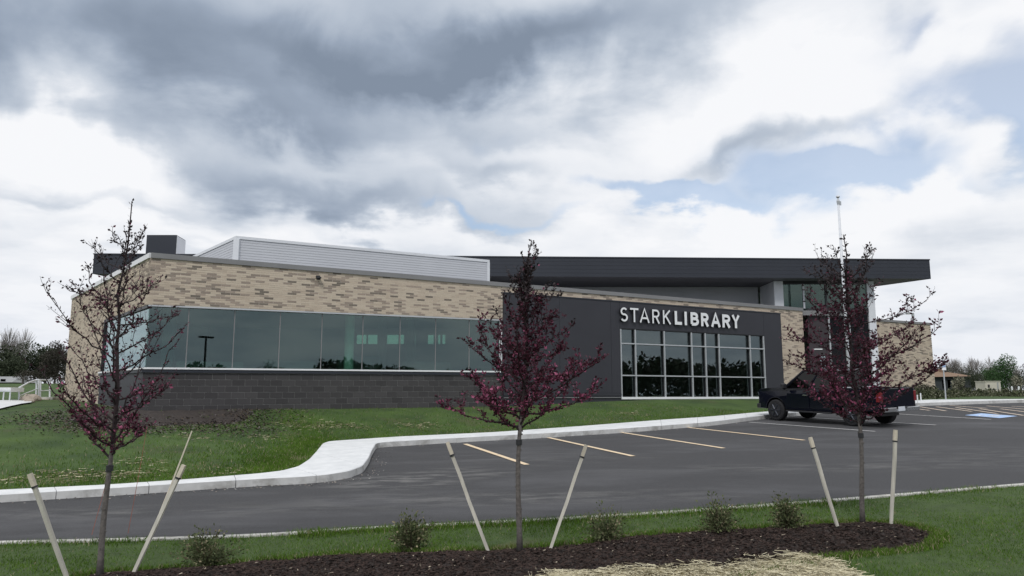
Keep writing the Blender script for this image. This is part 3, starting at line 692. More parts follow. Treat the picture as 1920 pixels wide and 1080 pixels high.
# --- silver clerestory box on the roof
gA = 2.9; gB = 13.35; gz = 8.0
def GS(s, n, z): p = P0+B1*3+E1*gA+E2*s+B2*n; return Vector((p.x, p.y, z))
sb = MB(); fbox(sb, gA+.05, gB-.05, 3.03, 6.3, 6.1, gz-.05)
q = [GS(.05, .03, 6.1), GS(6.5, .03, 6.1), Vector((FP(gA+.5, 6.2, 0).x, FP(gA+.5, 6.2, 0).y, 6.1)), FP(gA+.4, 3.05, 6.1)]
q2 = [Vector((a.x, a.y, gz-.05)) for a in q]; sb.hexa([q[3], q[2], q[1], q[0], q2[3], q2[2], q2[1], q2[0]])
box = lbuild(sb, 'roof_monitor', 'siding')
nb = 16; bz = (gz-.12-6.3)/nb
for k in range(nb):
    z0 = 6.3+k*bz
    m = MB(); m.hexa([FP(gA+.12, 3.0, z0+.004), FP(gB-.10, 3.0, z0+.004), FP(gB-.10, 3.03, z0+.004), FP(gA+.12, 3.03, z0+.004), FP(gA+.12, 3.004, z0+bz-.004), FP(gB-.10, 3.004, z0+bz-.004), FP(gB-.10, 3.03, z0+bz-.004), FP(gA+.12, 3.03, z0+bz-.004)]); lbuild(m, 'siding_board', 'siding', box)
    m = MB(); c = [GS(6.4, .0, z0+.004), GS(.12, .0, z0+.004), GS(.12, .03, z0+.004), GS(6.4, .03, z0+.004), GS(6.4, .004, z0+bz-.004), GS(.12, .004, z0+bz-.004), GS(.12, .03, z0+bz-.004), GS(6.4, .03, z0+bz-.004)]; m.hexa(c); lbuild(m, 'siding_board', 'siding', box)
gp = [(GS(6.5, 0, 0).x, GS(6.5, 0, 0).y), tuple(FP(gA, 3, 0).xy), tuple(FP(gB, 3, 0).xy)]
m = MB(); band(gp, -.4, .025, gz-.11, gz, m); lbuild(m, 'monitor_trim', 'silver', box)
m = MB(); p = FP(gA, 3, 0); m.box(p.x-.09, p.x+.12, p.y-.03, p.y+.16, 6.1, gz-.112); lbuild(m, 'corner_trim', 'silver', box)
m = MB(); fbox(m, gB-.11, gB+.01, 2.975, 6.3, 6.1, gz-.112); lbuild(m, 'corner_trim', 'silver', box)
# --- roofs / decks
def prism(poly, z0, z1, name, m, parent=lib):
    mb = MB(); n = len(poly); mb.add([(p[0], p[1], z0) for p in poly]+[(p[0], p[1], z1) for p in poly], [tuple(range(n-1, -1, -1)), tuple(range(n, 2*n))]+[(i, (i+1) % n, n+(i+1) % n, n+i) for i in range(n)])
    return lbuild(mb, name, m, parent)
foot = [tuple(SPT(SE-.05, .1, 0).xy), tuple(SPT(.1, .1, 0).xy), tuple(FP(.1, .12, 0).xy), tuple(FP(TE-.05, .12, 0).xy), (18.1, 37.45), (18.1, 44.4), (-18.2, 44.4)]
prism(foot, 6.12, 6.36, 'roof_deck', 'coping')
fin = [tuple(SPT(SE-.4, .31, 0).xy), tuple(SPT(.4, .31, 0).xy), tuple(FP(.4, .31, 0).xy), tuple(FP(TE-.3, .31, 0).xy), (18.0, 37.7), (18.0, 44.1), (-18.0, 44.1)]
prism(fin, 1.6, 1.93, 'floor', 'intf')
# back wall with high strip windows seen through the glass
holes = [(668, 687), (689, 720), (725, 747), (750, 757.5), (771, 779), (802, 813), (821, 825.5), (829, 835)]
zlo, zhi = atY(700, 645, 44.2).z, atY(700, 627.5, 44.2).z
hx = [(atY(a, 636, 44.2).x, atY(b, 636, 44.2).x) for a, b in holes]
m = MB(); m.box(-18.2, 18.1, 44.2, 44.4, 1.6, zlo); m.box(-18.2, 18.1, 44.2, 44.4, zhi, 6.11)
xs = [-18.2]+[v for h_ in hx for v in h_]+[18.1]
for i in range(0, len(xs), 2): m.box(xs[i], xs[i+1], 44.2, 44.4, zlo, zhi)
bwall = lbuild(m, 'back_wall', 'intr')
for a, b in hx: m = MB(); m.box(a, b, 44.28, 44.29, zlo, zhi); lbuild(m, 'pane', 'uglass', bwall)
m = MB(); a = SPT(SE, 0, 0); m.hexa([(a.x, a.y, 1.6), (a.x+.25, a.y, 1.6), (-17.95, 44.2, 1.6), (-18.2, 44.2, 1.6), (a.x, a.y, 6.3), (a.x+.25, a.y, 6.3), (-17.95, 44.2, 6.3), (-18.2, 44.2, 6.3)]); lbuild(m, 'end_wall', 'panel')
for x, n in ((655, 1.0), (716, 7.0), (770, 6.0)):
    t = onfac(x, 640, n)[0]; m = MB(); m.cyl(FP(t, n, 4.0), (0, 0, 1), .17 if n < 2 else .2, 4.2, 20); lbuild(m, 'column', 'intc' if n < 2 else 'intr')
m = MB(); fbox(m, 14.6, 14.8, .32, 5, 1.93, 6.1); lbuild(m, 'partition', 'intr')
# ceiling light strips (unlit) and book cases inside
for k in range(5):
    m = MB(); fbox(m, 1.5+k*2.3, 1.65+k*2.3, 1.2, 6.0, 5.52, 5.6); lbuild(m, 'ceiling_strip', 'intc')
for a, b, n, h_ in ((1.2, 3.4, 3.2, 1.1), (4.3, 6.2, 3.8, 1.2), (7.4, 9.2, 5.0, 1.5), (10.0, 12.0, 4.0, 1.3)):
    m = MB(); fbox(m, a, b, n, n+.5, 1.93, 1.93+h_+.35); lbuild(m, 'bookcase', 'intr')
# --- long black flat roof
RZ0, RZ1 = 7.87, 8.86
rl = atY(176.5, 475, 34.95); rr = Vector((20.72, 36.5, 0))
rpoly = [(rl.x, 34.95), (rr.x, rr.y), (16.0, 44.9), (-17.6, 44.9)]
slab = prism([(rl.x+.02, 34.99), (rr.x-.03, rr.y+.02), (15.97, 44.9), (-17.58, 44.9)], RZ0+.02, RZ1-.03, 'flat_roof', 'soffit')
d = Vector((rr.x-rl.x, rr.y-34.95)); L_ = d.length; d.normalize(); bk = Vector((-d.y, d.x))
def RF(t, n, z): return Vector((rl.x+d.x*t+bk.x*n, 34.95+d.y*t+bk.y*n, z))
for k in range(5):
    h_ = (RZ1-RZ0-.06)/5; m = MB(); fbox(m, 0, L_, 0, .03, RZ0+k*h_+.003, RZ0+(k+1)*h_-.003, RF); lbuild(m, 'fascia_board', 'panel_d', slab)
m = MB(); fbox(m, -.02, L_+.02, -.03, .3, RZ1-.06, RZ1, RF); lbuild(m, 'roof_edge', 'panel_d', slab)
m = MB(); band([(rr.x, rr.y), (16.0, 44.9)], -.03, .005, RZ0, RZ1-.06, m); lbuild(m, 'fascia_end', 'panel_d', slab)
m = MB(); band([(-17.6, 44.9), (rl.x, 34.95)], -.03, .005, RZ0, RZ1-.06, m); lbuild(m, 'fascia_end', 'panel_d', slab)
# dark roof box with a light side
m = MB(); p = [atY(273, 474, 37), atY(329, 474, 37)]; x0, x1 = p[0].x, p[1].x; zt = atY(300, 440.5, 37).z
m.hexa([(x0, 37, RZ1), (x1, 37, RZ1), (x1-.12, 38.3, RZ1), (x0-.12, 38.3, RZ1), (x0, 37, zt), (x1, 37, zt), (x1-.12, 38.3, zt), (x0-.12, 38.3, zt)])
rbx = lbuild(m, 'rooftop_box', 'panel_d')
m = MB(); m.hexa([(x1+.004, 37.04, RZ1), (x1+.02, 37.04, RZ1), (x1-.10, 38.3, RZ1), (x1-.116, 38.3, RZ1), (x1+.004, 37.04, zt-.04), (x1+.02, 37.04, zt-.04), (x1-.10, 38.3, zt-.04), (x1-.116, 38.3, zt-.04)]); lbuild(m, 'side_panel', 'silver', rbx)
# clerestory wall under the roof, and the glass entrance bay
m = MB(); m.box(-14, 13.1, 39.4, 39.6, 6.2, RZ0+.01); lbuild(m, 'clerestory_wall', 'siding')
EY = 37.35
ex = lambda x: atY(x, 600, EY).x
m = MB(); m.box(ex(1453), ex(1470), EY-.1, 39.4, 6.3, RZ0); lbuild(m, 'pier', 'silver')
m = MB(); m.box(ex(1628), ex(1641), EY-.1, 41.6, 1.6, RZ0); lbuild(m, 'pier', 'silver')
zmid = atY(1570, 583, EY).z
eb = MB(); eb.box(ex(1514), ex(1628), EY-.12, EY+.1, zmid-.12, zmid+.12); eb.box(ex(1470), ex(1628), EY-.02, EY+.1, RZ0-.14, RZ0)
bay = lbuild(eb, 'entrance_bay', 'darkmetal')
vs = [1470, 1509, 1551, 1591, 1628]
for i in range(4):
    zl = zmid+.12 if i else 6.4
    m = MB(); m.box(ex(vs[i])+.03, ex(vs[i+1])-.03, EY, EY+.012, zl, RZ0-.14); lbuild(m, 'pane', 'uglass', bay)
    if i: m = MB(); m.box(ex(vs[i])-.045, ex(vs[i])+.045, EY-.05, EY+.08, zl, RZ0-.14); lbuild(m, 'mullion', 'siding' if i == 1 else 'darkmetal', bay)
m = MB(); m.box(ex(1514), ex(1552), EY-.03, EY+.1, 1.8, zmid-.12); lbuild(m, 'entrance_panel', 'entr', bay)
for a, b in ((1554, 1590), (1592, 1628)):
    m = MB(); m.box(ex(a)+.02, ex(b)-.02, EY, EY+.012, 4.75, zmid-.13); lbuild(m, 'pane', 'dglass', bay)
    m = MB(); m.box(ex(a)+.02, ex(b)-.02, EY, EY+.012, 2.0, 4.62); lbuild(m, 'door_leaf', 'dglass', bay)
for x in (1553, 1591): m = MB(); m.box(ex(x)-.035, ex(x)+.035, EY-.08, EY+.03, 2.0, zmid-.13); lbuild(m, 'mullion', 'alu', bay)
m = MB(); m.box(ex(1554), ex(1628), EY-.06, EY+.04, 4.63, 4.74); lbuild(m, 'transom', 'darkmetal', bay)
m = MB(); z = atY(1530, 655, EY).z; m.box(ex(1521), ex(1538), EY-.06, EY-.031, z-.02, z+.03); lbuild(m, 'wall_plate', 'white', bay)
m = MB(); m.box(ex(1470), ex(1628), 41.5, 41.6, 6.3, RZ0); m.box(ex(1514), ex(1628), 41.2, 41.3, 1.9, 6.3); lbuild(m, 'inner_wall', 'intc')
for x, y0, y1 in ((1484, 559, 577), (1492, 566, 577), (1504, 567, 577), (1517, 561, 572), (1529, 565, 577)):
    m = MB(); a = atY(x, y0, 38.3); b = atY(x, y1, 38.3); m.box(a.x-.06, a.x+.06, 38.3, 38.36, b.z, a.z); lbuild(m, 'display_board', 'cream' if x < 1510 else 'darkmetal')
m = MB(); m.box(ex(1468), ex(1500), EY-.02, 39.4, 6.2, 6.4); lbuild(m, 'bay_ledge', 'coping')
# notice on the entrance wall
nz_ = [atY(1537.5, 668, EY-.05), atY(1548.5, 691, EY-.05)]
nt_ = empty('wall_notice', (nz_[0].x, EY-.05, nz_[1].z), 0, 'small pale blue upright notice fixed on the dark wall left of the entrance', 'notice')
hh = nz_[0].z-nz_[1].z; ww = nz_[1].x-nz_[0].x
MB().box(0, ww, -.012, .02, 0, hh).build('notice_board', 'notice', nt_)
mm = MB(); mm.cyl((ww*.55, -.016, hh*.30), (0, 1, 0), .045, .008, 12); mm.box(ww*.36, ww*.74, -.020, -.012, hh*.06, hh*.24); mm.build('notice_mark', 'darkmetal', nt_)
# wall lamp / camera on the brick
p = FP(onfac(596, 518)[0], -.02, 0); zc = onfac(596, 520)[1]
sc_ = empty('security_camera', (p.x, p.y, zc), math.atan2(E1.y, E1.x), 'small dark security camera high on the tan brick band above the long window', 'camera')
MB().box(-.07, .07, -.03, .03, -.06, .06).build('bracket', 'darkmetal', sc_, bevel=.01)
mm = MB(); mm.cyl((0, -.12, -.03), (0, 0, 1), .085, .05, 16); mm.cyl((0, -.12, -.075), (0, 0, 1), .07, .05, 16, r2=.03); mm.build('dome', 'darkmetal', sc_)
# --- lettering
sg = empty('library_sign', tuple(FP(w0, NP, onfac(1170, 600, NP)[1])), 0, 'raised white STARKLIBRARY lettering on the charcoal wall above the grid window', 'sign')
SO = Vector(sg.location)
G = {}
def arc(cx_, cy_, rx, ry, a0, a1, n=10): return [(cx_+rx*math.cos(R(a0+(a1-a0)*k/n)), cy_+ry*math.sin(R(a0+(a1-a0)*k/n))) for k in range(n+1)]
G['S'] = [arc(.5, .74, .42, .26, 35, 180, 9)+arc(.5, .74, .42, .24, 180, 262, 5)[1:]+arc(.5, .27, .44, .25, 82, 0, 5)+arc(.5, .27, .44, .27, 0, -150, 10)[1:]]
G['T'] = [[(0, 1), (1, 1)], [(.5, 1), (.5, 0)]]
G['A'] = [[(0, 0), (.5, 1), (1, 0)], [(.2, .30), (.8, .30)]]
G['R'] = [[(0, 0), (0, 1)], [(0, 1), (.55, 1)]+arc(.55, .74, .42, .26, 90, -90, 9)+[(0, .48)], [(.5, .48), (1, 0)]]
G['K'] = [[(0, 0), (0, 1)], [(.95, 1), (.05, .45)], [(.3, .62), (1, 0)]]
G['L'] = [[(0, 1), (0, 0), (1, 0)]]
G['I'] = [[(.5, 0), (.5, 1)]]
G['B'] = [[(0, 0), (0, 1), (.5, 1)]+arc(.5, .765, .38, .235, 90, -90, 8)+[(0, .53)], [(0, .53), (.52, .53)]+arc(.52, .265, .46, .265, 90, -90, 9)+[(0, 0)]]
G['Y'] = [[(0, 1), (.5, .48), (1, 1)], [(.5, .48), (.5, 0)]]
def seg_prism(mb, P, w, y0, y1, mi_front, mi_side):
    """thick polyline with mitred joints in the x-z plane, from depth y0 (front) to y1"""
    P = [Vector(p) for p in P]; P = [P[0]]+[q for i, q in enumerate(P[1:]) if (q-P[i]).length > w*.12]; n = len(P); Lf, Rt = [], []
    for i in range(n):
        dsg = []
        if i > 0: dsg.append((P[i]-P[i-1]).normalized())
        if i < n-1: dsg.append((P[i+1]-P[i]).normalized())
        ns = [Vector((-q.y, q.x)) for q in dsg]
        nn = sum(ns, Vector((0, 0))); nn = nn.normalized(); nn = nn/max(.72, nn.dot(ns[0]))
        Lf.append(P[i]+nn*w/2); Rt.append(P[i]-nn*w/2)
    b = []; 
    for q in Lf: b += [(q.x, y0, q.y), (q.x, y1, q.y)]
    m_ = len(b)
    for q in Rt: b += [(q.x, y0, q.y), (q.x, y1, q.y)]
    ff = [(m_+2*i, m_+2*i+2, 2*i+2, 2*i) for i in range(n-1)]
    sf = [(2*i, 2*i+2, 2*i+3, 2*i+1) for i in range(n-1)]+[(m_+2*i+1, m_+2*i+3, m_+2*i+2, m_+2*i) for i in range(n-1)]
    sf += [(0, 1, m_+1, m_), (m_+2*n-2, m_+2*n-1, 2*n-1, 2*n-2)]
    mb.add(b, ff, mi_front); mb.add(b, sf, mi_side)
spec = [('S', 1162.6, 1177.5), ('T', 1181.3, 1197), ('A', 1199, 1217.6), ('R', 1222.8, 1236.5), ('K', 1242.8, 1257.5),
        ('L', 1264.8, 1278), ('I', 1282.5, 1288.2), ('B', 1294.5, 1310), ('R', 1314, 1328.5), ('A', 1332.4, 1350.6), ('R', 1354, 1369), ('Y', 1371.5, 1386.8)]
NL = NP-.13
rotz = math.atan2(E1.y, E1.x)
for i, (ch, a, b) in enumerate(spec):
    bold = i >= 5
    f = lambda x: (576.3+(x-1170)*(591.3-576.3)/(1406-1192+0) , 602.8+(x-1170)*(615.6-602.8)/(1406-1192))
    xm = (a+b)/2; yt, yb = f(xm)
    ta, tb = onfac(a, yt, NL)[0], onfac(b, yt, NL)[0]; zt_, zb2 = onfac(xm, yt, NL)[1], onfac(xm, yb, NL)[1]
    sw = .135 if bold else .078
    Wd, Hh = tb-ta, zt_-zb2; mb = MB()
    for pl in G[ch]:
        Q = [(sw/2+(x*(Wd-sw) if ch != 'I' else (Wd-sw)*.5), sw/2+y*(Hh-sw)) for x, y in pl]
        if ch in 'AYKR':       # run diagonal strokes out to the cap height
            Q = [(x, 0.0 if y <= sw/2+1e-6 else (Hh if y >= Hh-sw/2-1e-6 and not (ch == 'R') else (Hh-sw/2 if y >= Hh-sw/2-1e-6 else y))) for x, y in Q]
            if ch == 'R' and len(pl) == 2 and pl[0] == (0, 0): Q = [(sw/2, 0), (sw/2, Hh)]
        if ch in 'LT' or ch == 'I':
            Q = [(0 if (ch == 'T' and abs(x) < 1e-9) else q[0], q[1]) for q, (x, y) in zip(Q, pl)]
            if ch == 'T' and len(pl) == 2 and pl[0] == (0, 1): Q = [(0, Hh-sw/2), (Wd, Hh-sw/2)]
            elif ch == 'T': Q = [(Wd/2, Hh-sw), (Wd/2, 0)]
            if ch == 'I': Q = [(Wd/2, 0), (Wd/2, Hh)]
            if ch == 'L': Q = [(sw/2, Hh), (sw/2, sw/2), (Wd, sw/2)]
        k = G[ch].index(pl)
        seg_prism(mb, Q, sw, -.002*k, .10, 0, 1)
    o = mb.build('letter', ['white', 'darkmetal'], sg); pos = FP(ta, NL, zb2)-SO
    o.location = pos; o.rotation_euler = (0, 0, rotz)
    o['label'] = ('bold' if bold else 'thin')+' white letter '+ch
# ------------------------------------------------------------------ flagpole, posts, lamp
def pole_base(x, y, Y): p = atY(x, y, Y); return p
p = atY(1592, 700, 34.0); zb0 = 1.75; ztp = atY(1578, 368, 34).z
fp = empty('flagpole', (p.x, 34, zb0), 0, 'tall white flagpole without a flag standing before the entrance bay', 'flagpole')
hgt = ztp-zb0
MB().tube([(0, 0, 0), (0, 0, hgt*.5), (0, 0, hgt*.96)], [.080, .068, .046], 14).build('pole', 'silver', fp, smooth=True)
MB().tube([(0, 0, 0), (0, 0, .05), (0, 0, .12), (0, 0, .16)], [.17, .17, .11, .09], 14).build('base_collar', 'silver', fp)
mm = MB(); mm.tube([(0, 0, hgt*.96), (0, 0, hgt*.975), (0, 0, hgt*.99)], [.06, .075, .03], 12); mm.box(.02, .13, -.02, .02, hgt*.955, hgt*.975); mm.build('truck', 'alu', fp)
bmx = MB(); bmx.tube([(0, 0, hgt*.99+.02*k) for k in range(8)], [.02, .055, .075, .085, .085, .075, .055, .02], 12); bmx.build('ball_finial', 'chrome', fp, smooth=True)
mm = MB(); mm.tube([(.085, 0, 1.2), (.075, 0, hgt*.5), (.05, 0, hgt*.95)], .005, 4); mm.box(.06, .10, -.02, .02, 1.15, 1.35); mm.build('halyard', 'silver', fp)
# sign post on the right-hand pavement
b = onplane(1773.5, 749, .15)
sp_ = empty('sign_post', tuple(b), 0, 'thin grey post with a small pale sign on the right-hand pavement', 'sign post')
top = atY(1770, 671, b.y).z-b.z
MB().tube([(0, 0, 0), (0, 0, top)], .032, 8).build('post', 'alu', sp_)
mm = MB(); mm.box(-.10, .10, -.06, -.045, top*.70, top*.86); mm.build('sign_plate', 'white', sp_, bevel=.004)
mm = MB(); mm.box(-.08, .08, -.066, -.0605, top*.77, top*.845); mm.build('blue_panel', 'paint_b', sp_)
mm = MB(); mm.box(-.05, .05, -.05, .03, top*.90, top*.93); mm.box(-.04, .04, -.05, .03, top*.975, top*1.01); mm.build('bracket', 'darkmetal', sp_)
# parking lamp behind the annex
b = atY(1720, 700, 60)
pl = empty('parking_lamp', (b.x, 60, 2.0), 0, 'grey parking lot lamp with a flat head rising behind the brick annex', 'lamp')
th = atY(1720, 588, 60).z-2.0
MB().tube([(0, 0, 0), (0, 0, th)], .11, 10).build('pole', 'alu', pl)
mm = MB(); mm.box(-.55, .06, -.12, .12, th-.04, th+.06); mm.build('lamp_head', 'alu', pl, bevel=.02)
mm = MB(); mm.box(-.5, -.2, -.1, .1, th-.06, th-.041); mm.build('lens', 'clearl', pl)

# ------------------------------------------------------------------ pickup
def make_pickup():
    t = empty('pickup_truck', label='dark navy crew cab pickup truck parked nose in beside the grid window', cat='truck')
    Lg = 5.35; hw = .93; fx = Lg/2; ax1 = fx-.92; ax2 = ax1-3.25; wr = .385; ar = .46
    # x forward; body side profile
    def arch(cx_, r, z0, n=10):
        a0 = math.asin((z0-wr)/r); return [(cx_+r*math.cos(a), wr+r*math.sin(a)) for a in [a0+(math.pi-2*a0)*k/n for k in range(n+1)]]
    z0 = .42
    prof = [(fx-.02, .50), (fx+.0, .62), (fx-.01, 1.06), (fx-.06, 1.13), (fx-.40, 1.18), (fx-1.36, 1.23), (-.92, 1.23), (-.92, z0)]
    lower = [(-.92, z0)]+[(ax1-ar, z0)]+arch(ax1, ar, z0)[::-1][1:-1]+[(ax1+ar, z0), (fx-.12, z0)]
    ring = prof+lower[1:]
    mb = MB(); n = len(ring)
    def yof(x, z):  # body narrows at the nose and towards the belt line
        s = hw-.02-.10*max(0, (x-(fx-.55))/.55)**2-.05*max(0, (z-.95)/.3)
        return s
    for sgn in (1, -1): mb.v += [(x, sgn*yof(x, z), z) for x, z in ring]
    mb.f += [tuple(range(n))[::-1], tuple(range(n, 2*n))]+[(i, (i+1) % n, n+(i+1) % n, n+i) for i in range(n)]; mb.m += [0]*(n+2)
    mb.build('body', 'carpaint', t, bevel=.025)
    # bed
    bx0, bx1 = -fx+.10, -.94
    bedp = [(bx1, z0+.05), (bx1, 1.26), (bx0, 1.26), (bx0, .60)]+[(bx0+.05, .52)]+[(ax2-ar, .5)]+arch(ax2, ar, .5)[::-1][1:-1]+[(ax2+ar, .5)]
    for sgn in (1, -1):
        mb = MB(); n = len(bedp)
        o_, i_ = sgn*(hw-.01), sgn*(hw-.11)
        mb.v += [(x, o_-(sgn*.04*max(0, (z-.95)/.3)), z) for x, z in bedp]+[(x, i_, z) for x, z in bedp]
        mb.f += [tuple(range(n)), tuple(range(n, 2*n))[::-1]]+[((i+1) % n, i, n+i, n+(i+1) % n) for i in range(n)]; mb.m += [0]*(n+2)
        if sgn > 0: mb.f = [f[::-1] for f in mb.f]
        mb.build('bed_side', 'carpaint', t, bevel=.02)
    mb = MB(); mb.box(bx0+.04, bx1, -hw+.11, hw-.11, .62, .70); mb.box(bx1-.04, bx1-.004, -hw+.11, hw-.11, .7, 1.2); mb.build('bed_floor', 'darkmetal', t)
    tg = MB().box(bx0-.03, bx0+.04, -hw+.12, hw-.12, .64, 1.25).build('tailgate', 'carpaint', t, bevel=.02)
    MB().box(bx0-.045, bx0-.031, -.14, .14, 1.04, 1.10).build('handle', 'darkmetal', tg)
    # greenhouse
    c0, c1 = fx-1.40, -.90
    def ring_(z, xf, xr, y): return [(xf, -y, z), (xf, y, z), (xr, y, z), (xr, -y, z)]
    lo, up = ring_(1.17, c0+.10, c1, hw-.07), ring_(1.83, c0-.72, c1+.12, hw-.24)
    gl = MB().hexa([lo[3], lo[0], lo[1], lo[2], up[3], up[0], up[1], up[2]]).build('cabin', 'darkmetal', t)
    lo2, up2 = ring_(1.815, c0-.68, c1+.07, hw-.22), ring_(1.885, c0-.86, c1+.20, hw-.29)
    rf = MB().hexa([lo2[3], lo2[0], lo2[1], lo2[2], up2[3], up2[0], up2[1], up2[2]]).build('roof', 'carpaint', t, bevel=.02)
    def lerp3(a, b, k): return tuple(a[i]+(b[i]-a[i])*k for i in range(3))
    def pane(a, b, c, d_, off, nm, m='cglass'):
        v = [Vector(q)+Vector(off) for q in (a, b, c, d_)]; MB().add(v+[q+Vector(off)*.5 for q in v], [(0, 1, 2, 3), (7, 6, 5, 4), (0, 4, 5, 1), (1, 5, 6, 2), (2, 6, 7, 3), (3, 7, 4, 0)]).build(nm, m, t)
    for sgn, (A, B_, U, V_) in ((-1, (lo[0], lo[3], up[0], up[3])), (1, (lo[1], lo[2], up[1], up[2]))):
        for k0, k1 in ((.05, .50), (.53, .95)):
            a, b = lerp3(A, B_, k0), lerp3(A, B_, k1); c, d_ = lerp3(U, V_, k1), lerp3(U, V_, k0)
            pane(lerp3(a, d_, .06), lerp3(b, c, .06), lerp3(b, c, .90), lerp3(a, d_, .90), (0, sgn*.012, .003), 'side_window')
    a, b, c, d_ = lo[0], lo[1], up[1], up[0]
    a2, b2, c2, d2 = (lerp3(lerp3(a, b, .05), lerp3(d_, c, .05), .06), lerp3(lerp3(a, b, .95), lerp3(d_, c, .95), .06), lerp3(lerp3(a, b, .95), lerp3(d_, c, .95), .92), lerp3(lerp3(a, b, .05), lerp3(d_, c, .05), .92))
    pane(a2, b2, c2, d2, (.012, 0, .008), 'windscreen', 'clearl' if False else 'cglass')
    a, b, c, d_ = lo[3], lo[2], up[2], up[3]
    pane(lerp3(a, b, .1), lerp3(a, b, .9), lerp3(d_, c, .88), lerp3(d_, c, .12), (-.014, 0, .004), 'rear_window')
    # pillars in body colour
    for sgn in (-1, 1):
        y0, y1 = sgn*(hw-.065), sgn*(hw-.235)
        for xa, xb, w_ in ((c0+.10, c0-.72, .05), (.5*(c0+.1+c1), .5*(c0-.72+c1+.12), .045), (c1, c1+.12, .06)):
            MB().tube([(xa, y0, 1.17), (xb, y1, 1.83)], w_, 6).build('pillar', 'carpaint', t)
        # doors: shallow panels with shut lines, handles
        for xa, xb in ((.22, 1.20), (-.86, .18)):
            dr = MB(); yy = sgn*(hw-.028); yo = sgn*(hw-.012); dr.box(xa, xb, min(yy, yo), max(yy, yo), .50, 1.02)
            dr = dr.build('door', 'carpaint', t, bevel=.006)
            MB().box(xa+.06, xa+.24, sgn*hw-.018, sgn*hw+.018, .955, .985).build('handle', 'chrome', dr)
        MB().box(c0-.12, c0+.02, sgn*(hw+.02)-.02 if sgn > 0 else sgn*(hw+.2)+.0, sgn*(hw+.2) if sgn > 0 else sgn*(hw+.02)+.02, 1.19, 1.37).build('mirror', 'darkmetal', t, bevel=.03)
        MB().box(-.7, ax1-ar-.05, sgn*(hw-.02)-.05, sgn*(hw-.02)+.05, .36, .41).build('side_step', 'darkmetal', t, bevel=.01)
        MB().box(fx-.16, fx+.004, sgn*(hw-.34)-.17, sgn*(hw-.34)+.17, .90, 1.06).build('headlight', 'clearl', t, bevel=.02)
        MB().box(bx0-.035, bx0+.13, sgn*(hw-.07)-.065, sgn*(hw-.07)+.065, .82, 1.16).build('tail_light', 'redl', t, bevel=.012)
        for ax in (ax1, ax2):
            wh = MB(); yc = sgn*(hw-.135); wh.tube([(ax, yc-.135, wr), (ax, yc-.11, wr), (ax, yc+.11, wr), (ax, yc+.135, wr)], [wr-.04, wr, wr, wr-.04], 28)
            wo_ = wh.build('wheel', 'rubber', t)
            rm = MB(); rm.cyl((ax, yc+sgn*.137, wr), (0, 1, 0), .235, .012, 24); rm.build('rim', 'darkmetal', wo_)
            rm = MB()
            for k in range(6):
                a = k*math.pi/3; rm.tube([(ax+.04*math.cos(a), yc+sgn*.15, wr+.04*math.sin(a)), (ax+.225*math.cos(a), yc+sgn*.146, wr+.225*math.sin(a))], [.035, .026], 6)
            rm.cyl((ax, yc+sgn*.15, wr), (0, 1, 0), .055, .03, 12)
            rg = [(ax+.23*math.cos(2*math.pi*k/24), yc+sgn*.143, wr+.23*math.sin(2*math.pi*k/24)) for k in range(25)]
            rm.tube(rg, .014, 5); rm.build('rim_spokes', 'rim', wo_)
    MB().box(fx-.06, fx+.012, -.50, .50, .62, .98).build('grille', 'darkmetal', t, bevel=.02)
    MB().box(fx-.14, fx+.06, -hw+.08, hw-.08, .42, .60).build('front_bumper', 'darkmetal', t, bevel=.03)
    mb = MB(); mb.box(bx0-.14, bx0-.02, -hw+.02, -.28, .50, .64); mb.box(bx0-.14, bx0-.02, .28, hw-.02, .50, .64); mb.box(bx0-.10, bx0-.02, -.28, .28, .48, .58)
    rbm = mb.build('rear_bumper', 'chrome', t, bevel=.015)
    MB().box(bx0-.125, bx0-.101, -.16, .16, .52, .66).build('number_plate', 'plate', t)
    mb = MB(); mb.box(-fx+.4, fx-.3, -.45, .45, .34, .52); mb.tube([(ax1, -.8, wr), (ax1, .8, wr)], .05, 8); mb.tube([(ax2, -.8, wr), (ax2, .8, wr)], .06, 8); mb.build('chassis', 'darkmetal', t)
    mb = MB(); mb.box(bx1-.3, bx1-.05, -.7, .7, 1.0, 1.28); mb.build('tool_box', 'chrome', t, bevel=.02)
    return t, ax1, ax2, hw, wr
trk, ax1, ax2, hw, wr = make_pickup(); KS = .955; trk.scale = (KS, KS, KS)
pf = onplane(1460, 788.5, 0)                      # near front wheel on the lot
dirn = Vector((-.47, .883)).normalized(); lat = Vector((dirn.y, -dirn.x))   # lat points to the far side
cen = Vector((pf.x, pf.y))-dirn*ax1*KS+lat*(hw-.14)*KS
trk.location = (cen.x, cen.y, lot(cen.x, cen.y)+.01)
sl_ = (lot(cen.x+dirn.x, cen.y+dirn.y)-lot(cen.x, cen.y)); sl2 = lot(cen.x+lat.x, cen.y+lat.y)-lot(cen.x, cen.y)
exv = Vector((dirn.x, dirn.y, sl_)).normalized(); eyv = Vector((-lat.x, -lat.y, -sl2)); ezv = exv.cross(eyv).normalized(); eyv = ezv.cross(exv)
trk.rotation_euler = Matrix((exv, eyv, ezv)).transposed().to_euler()

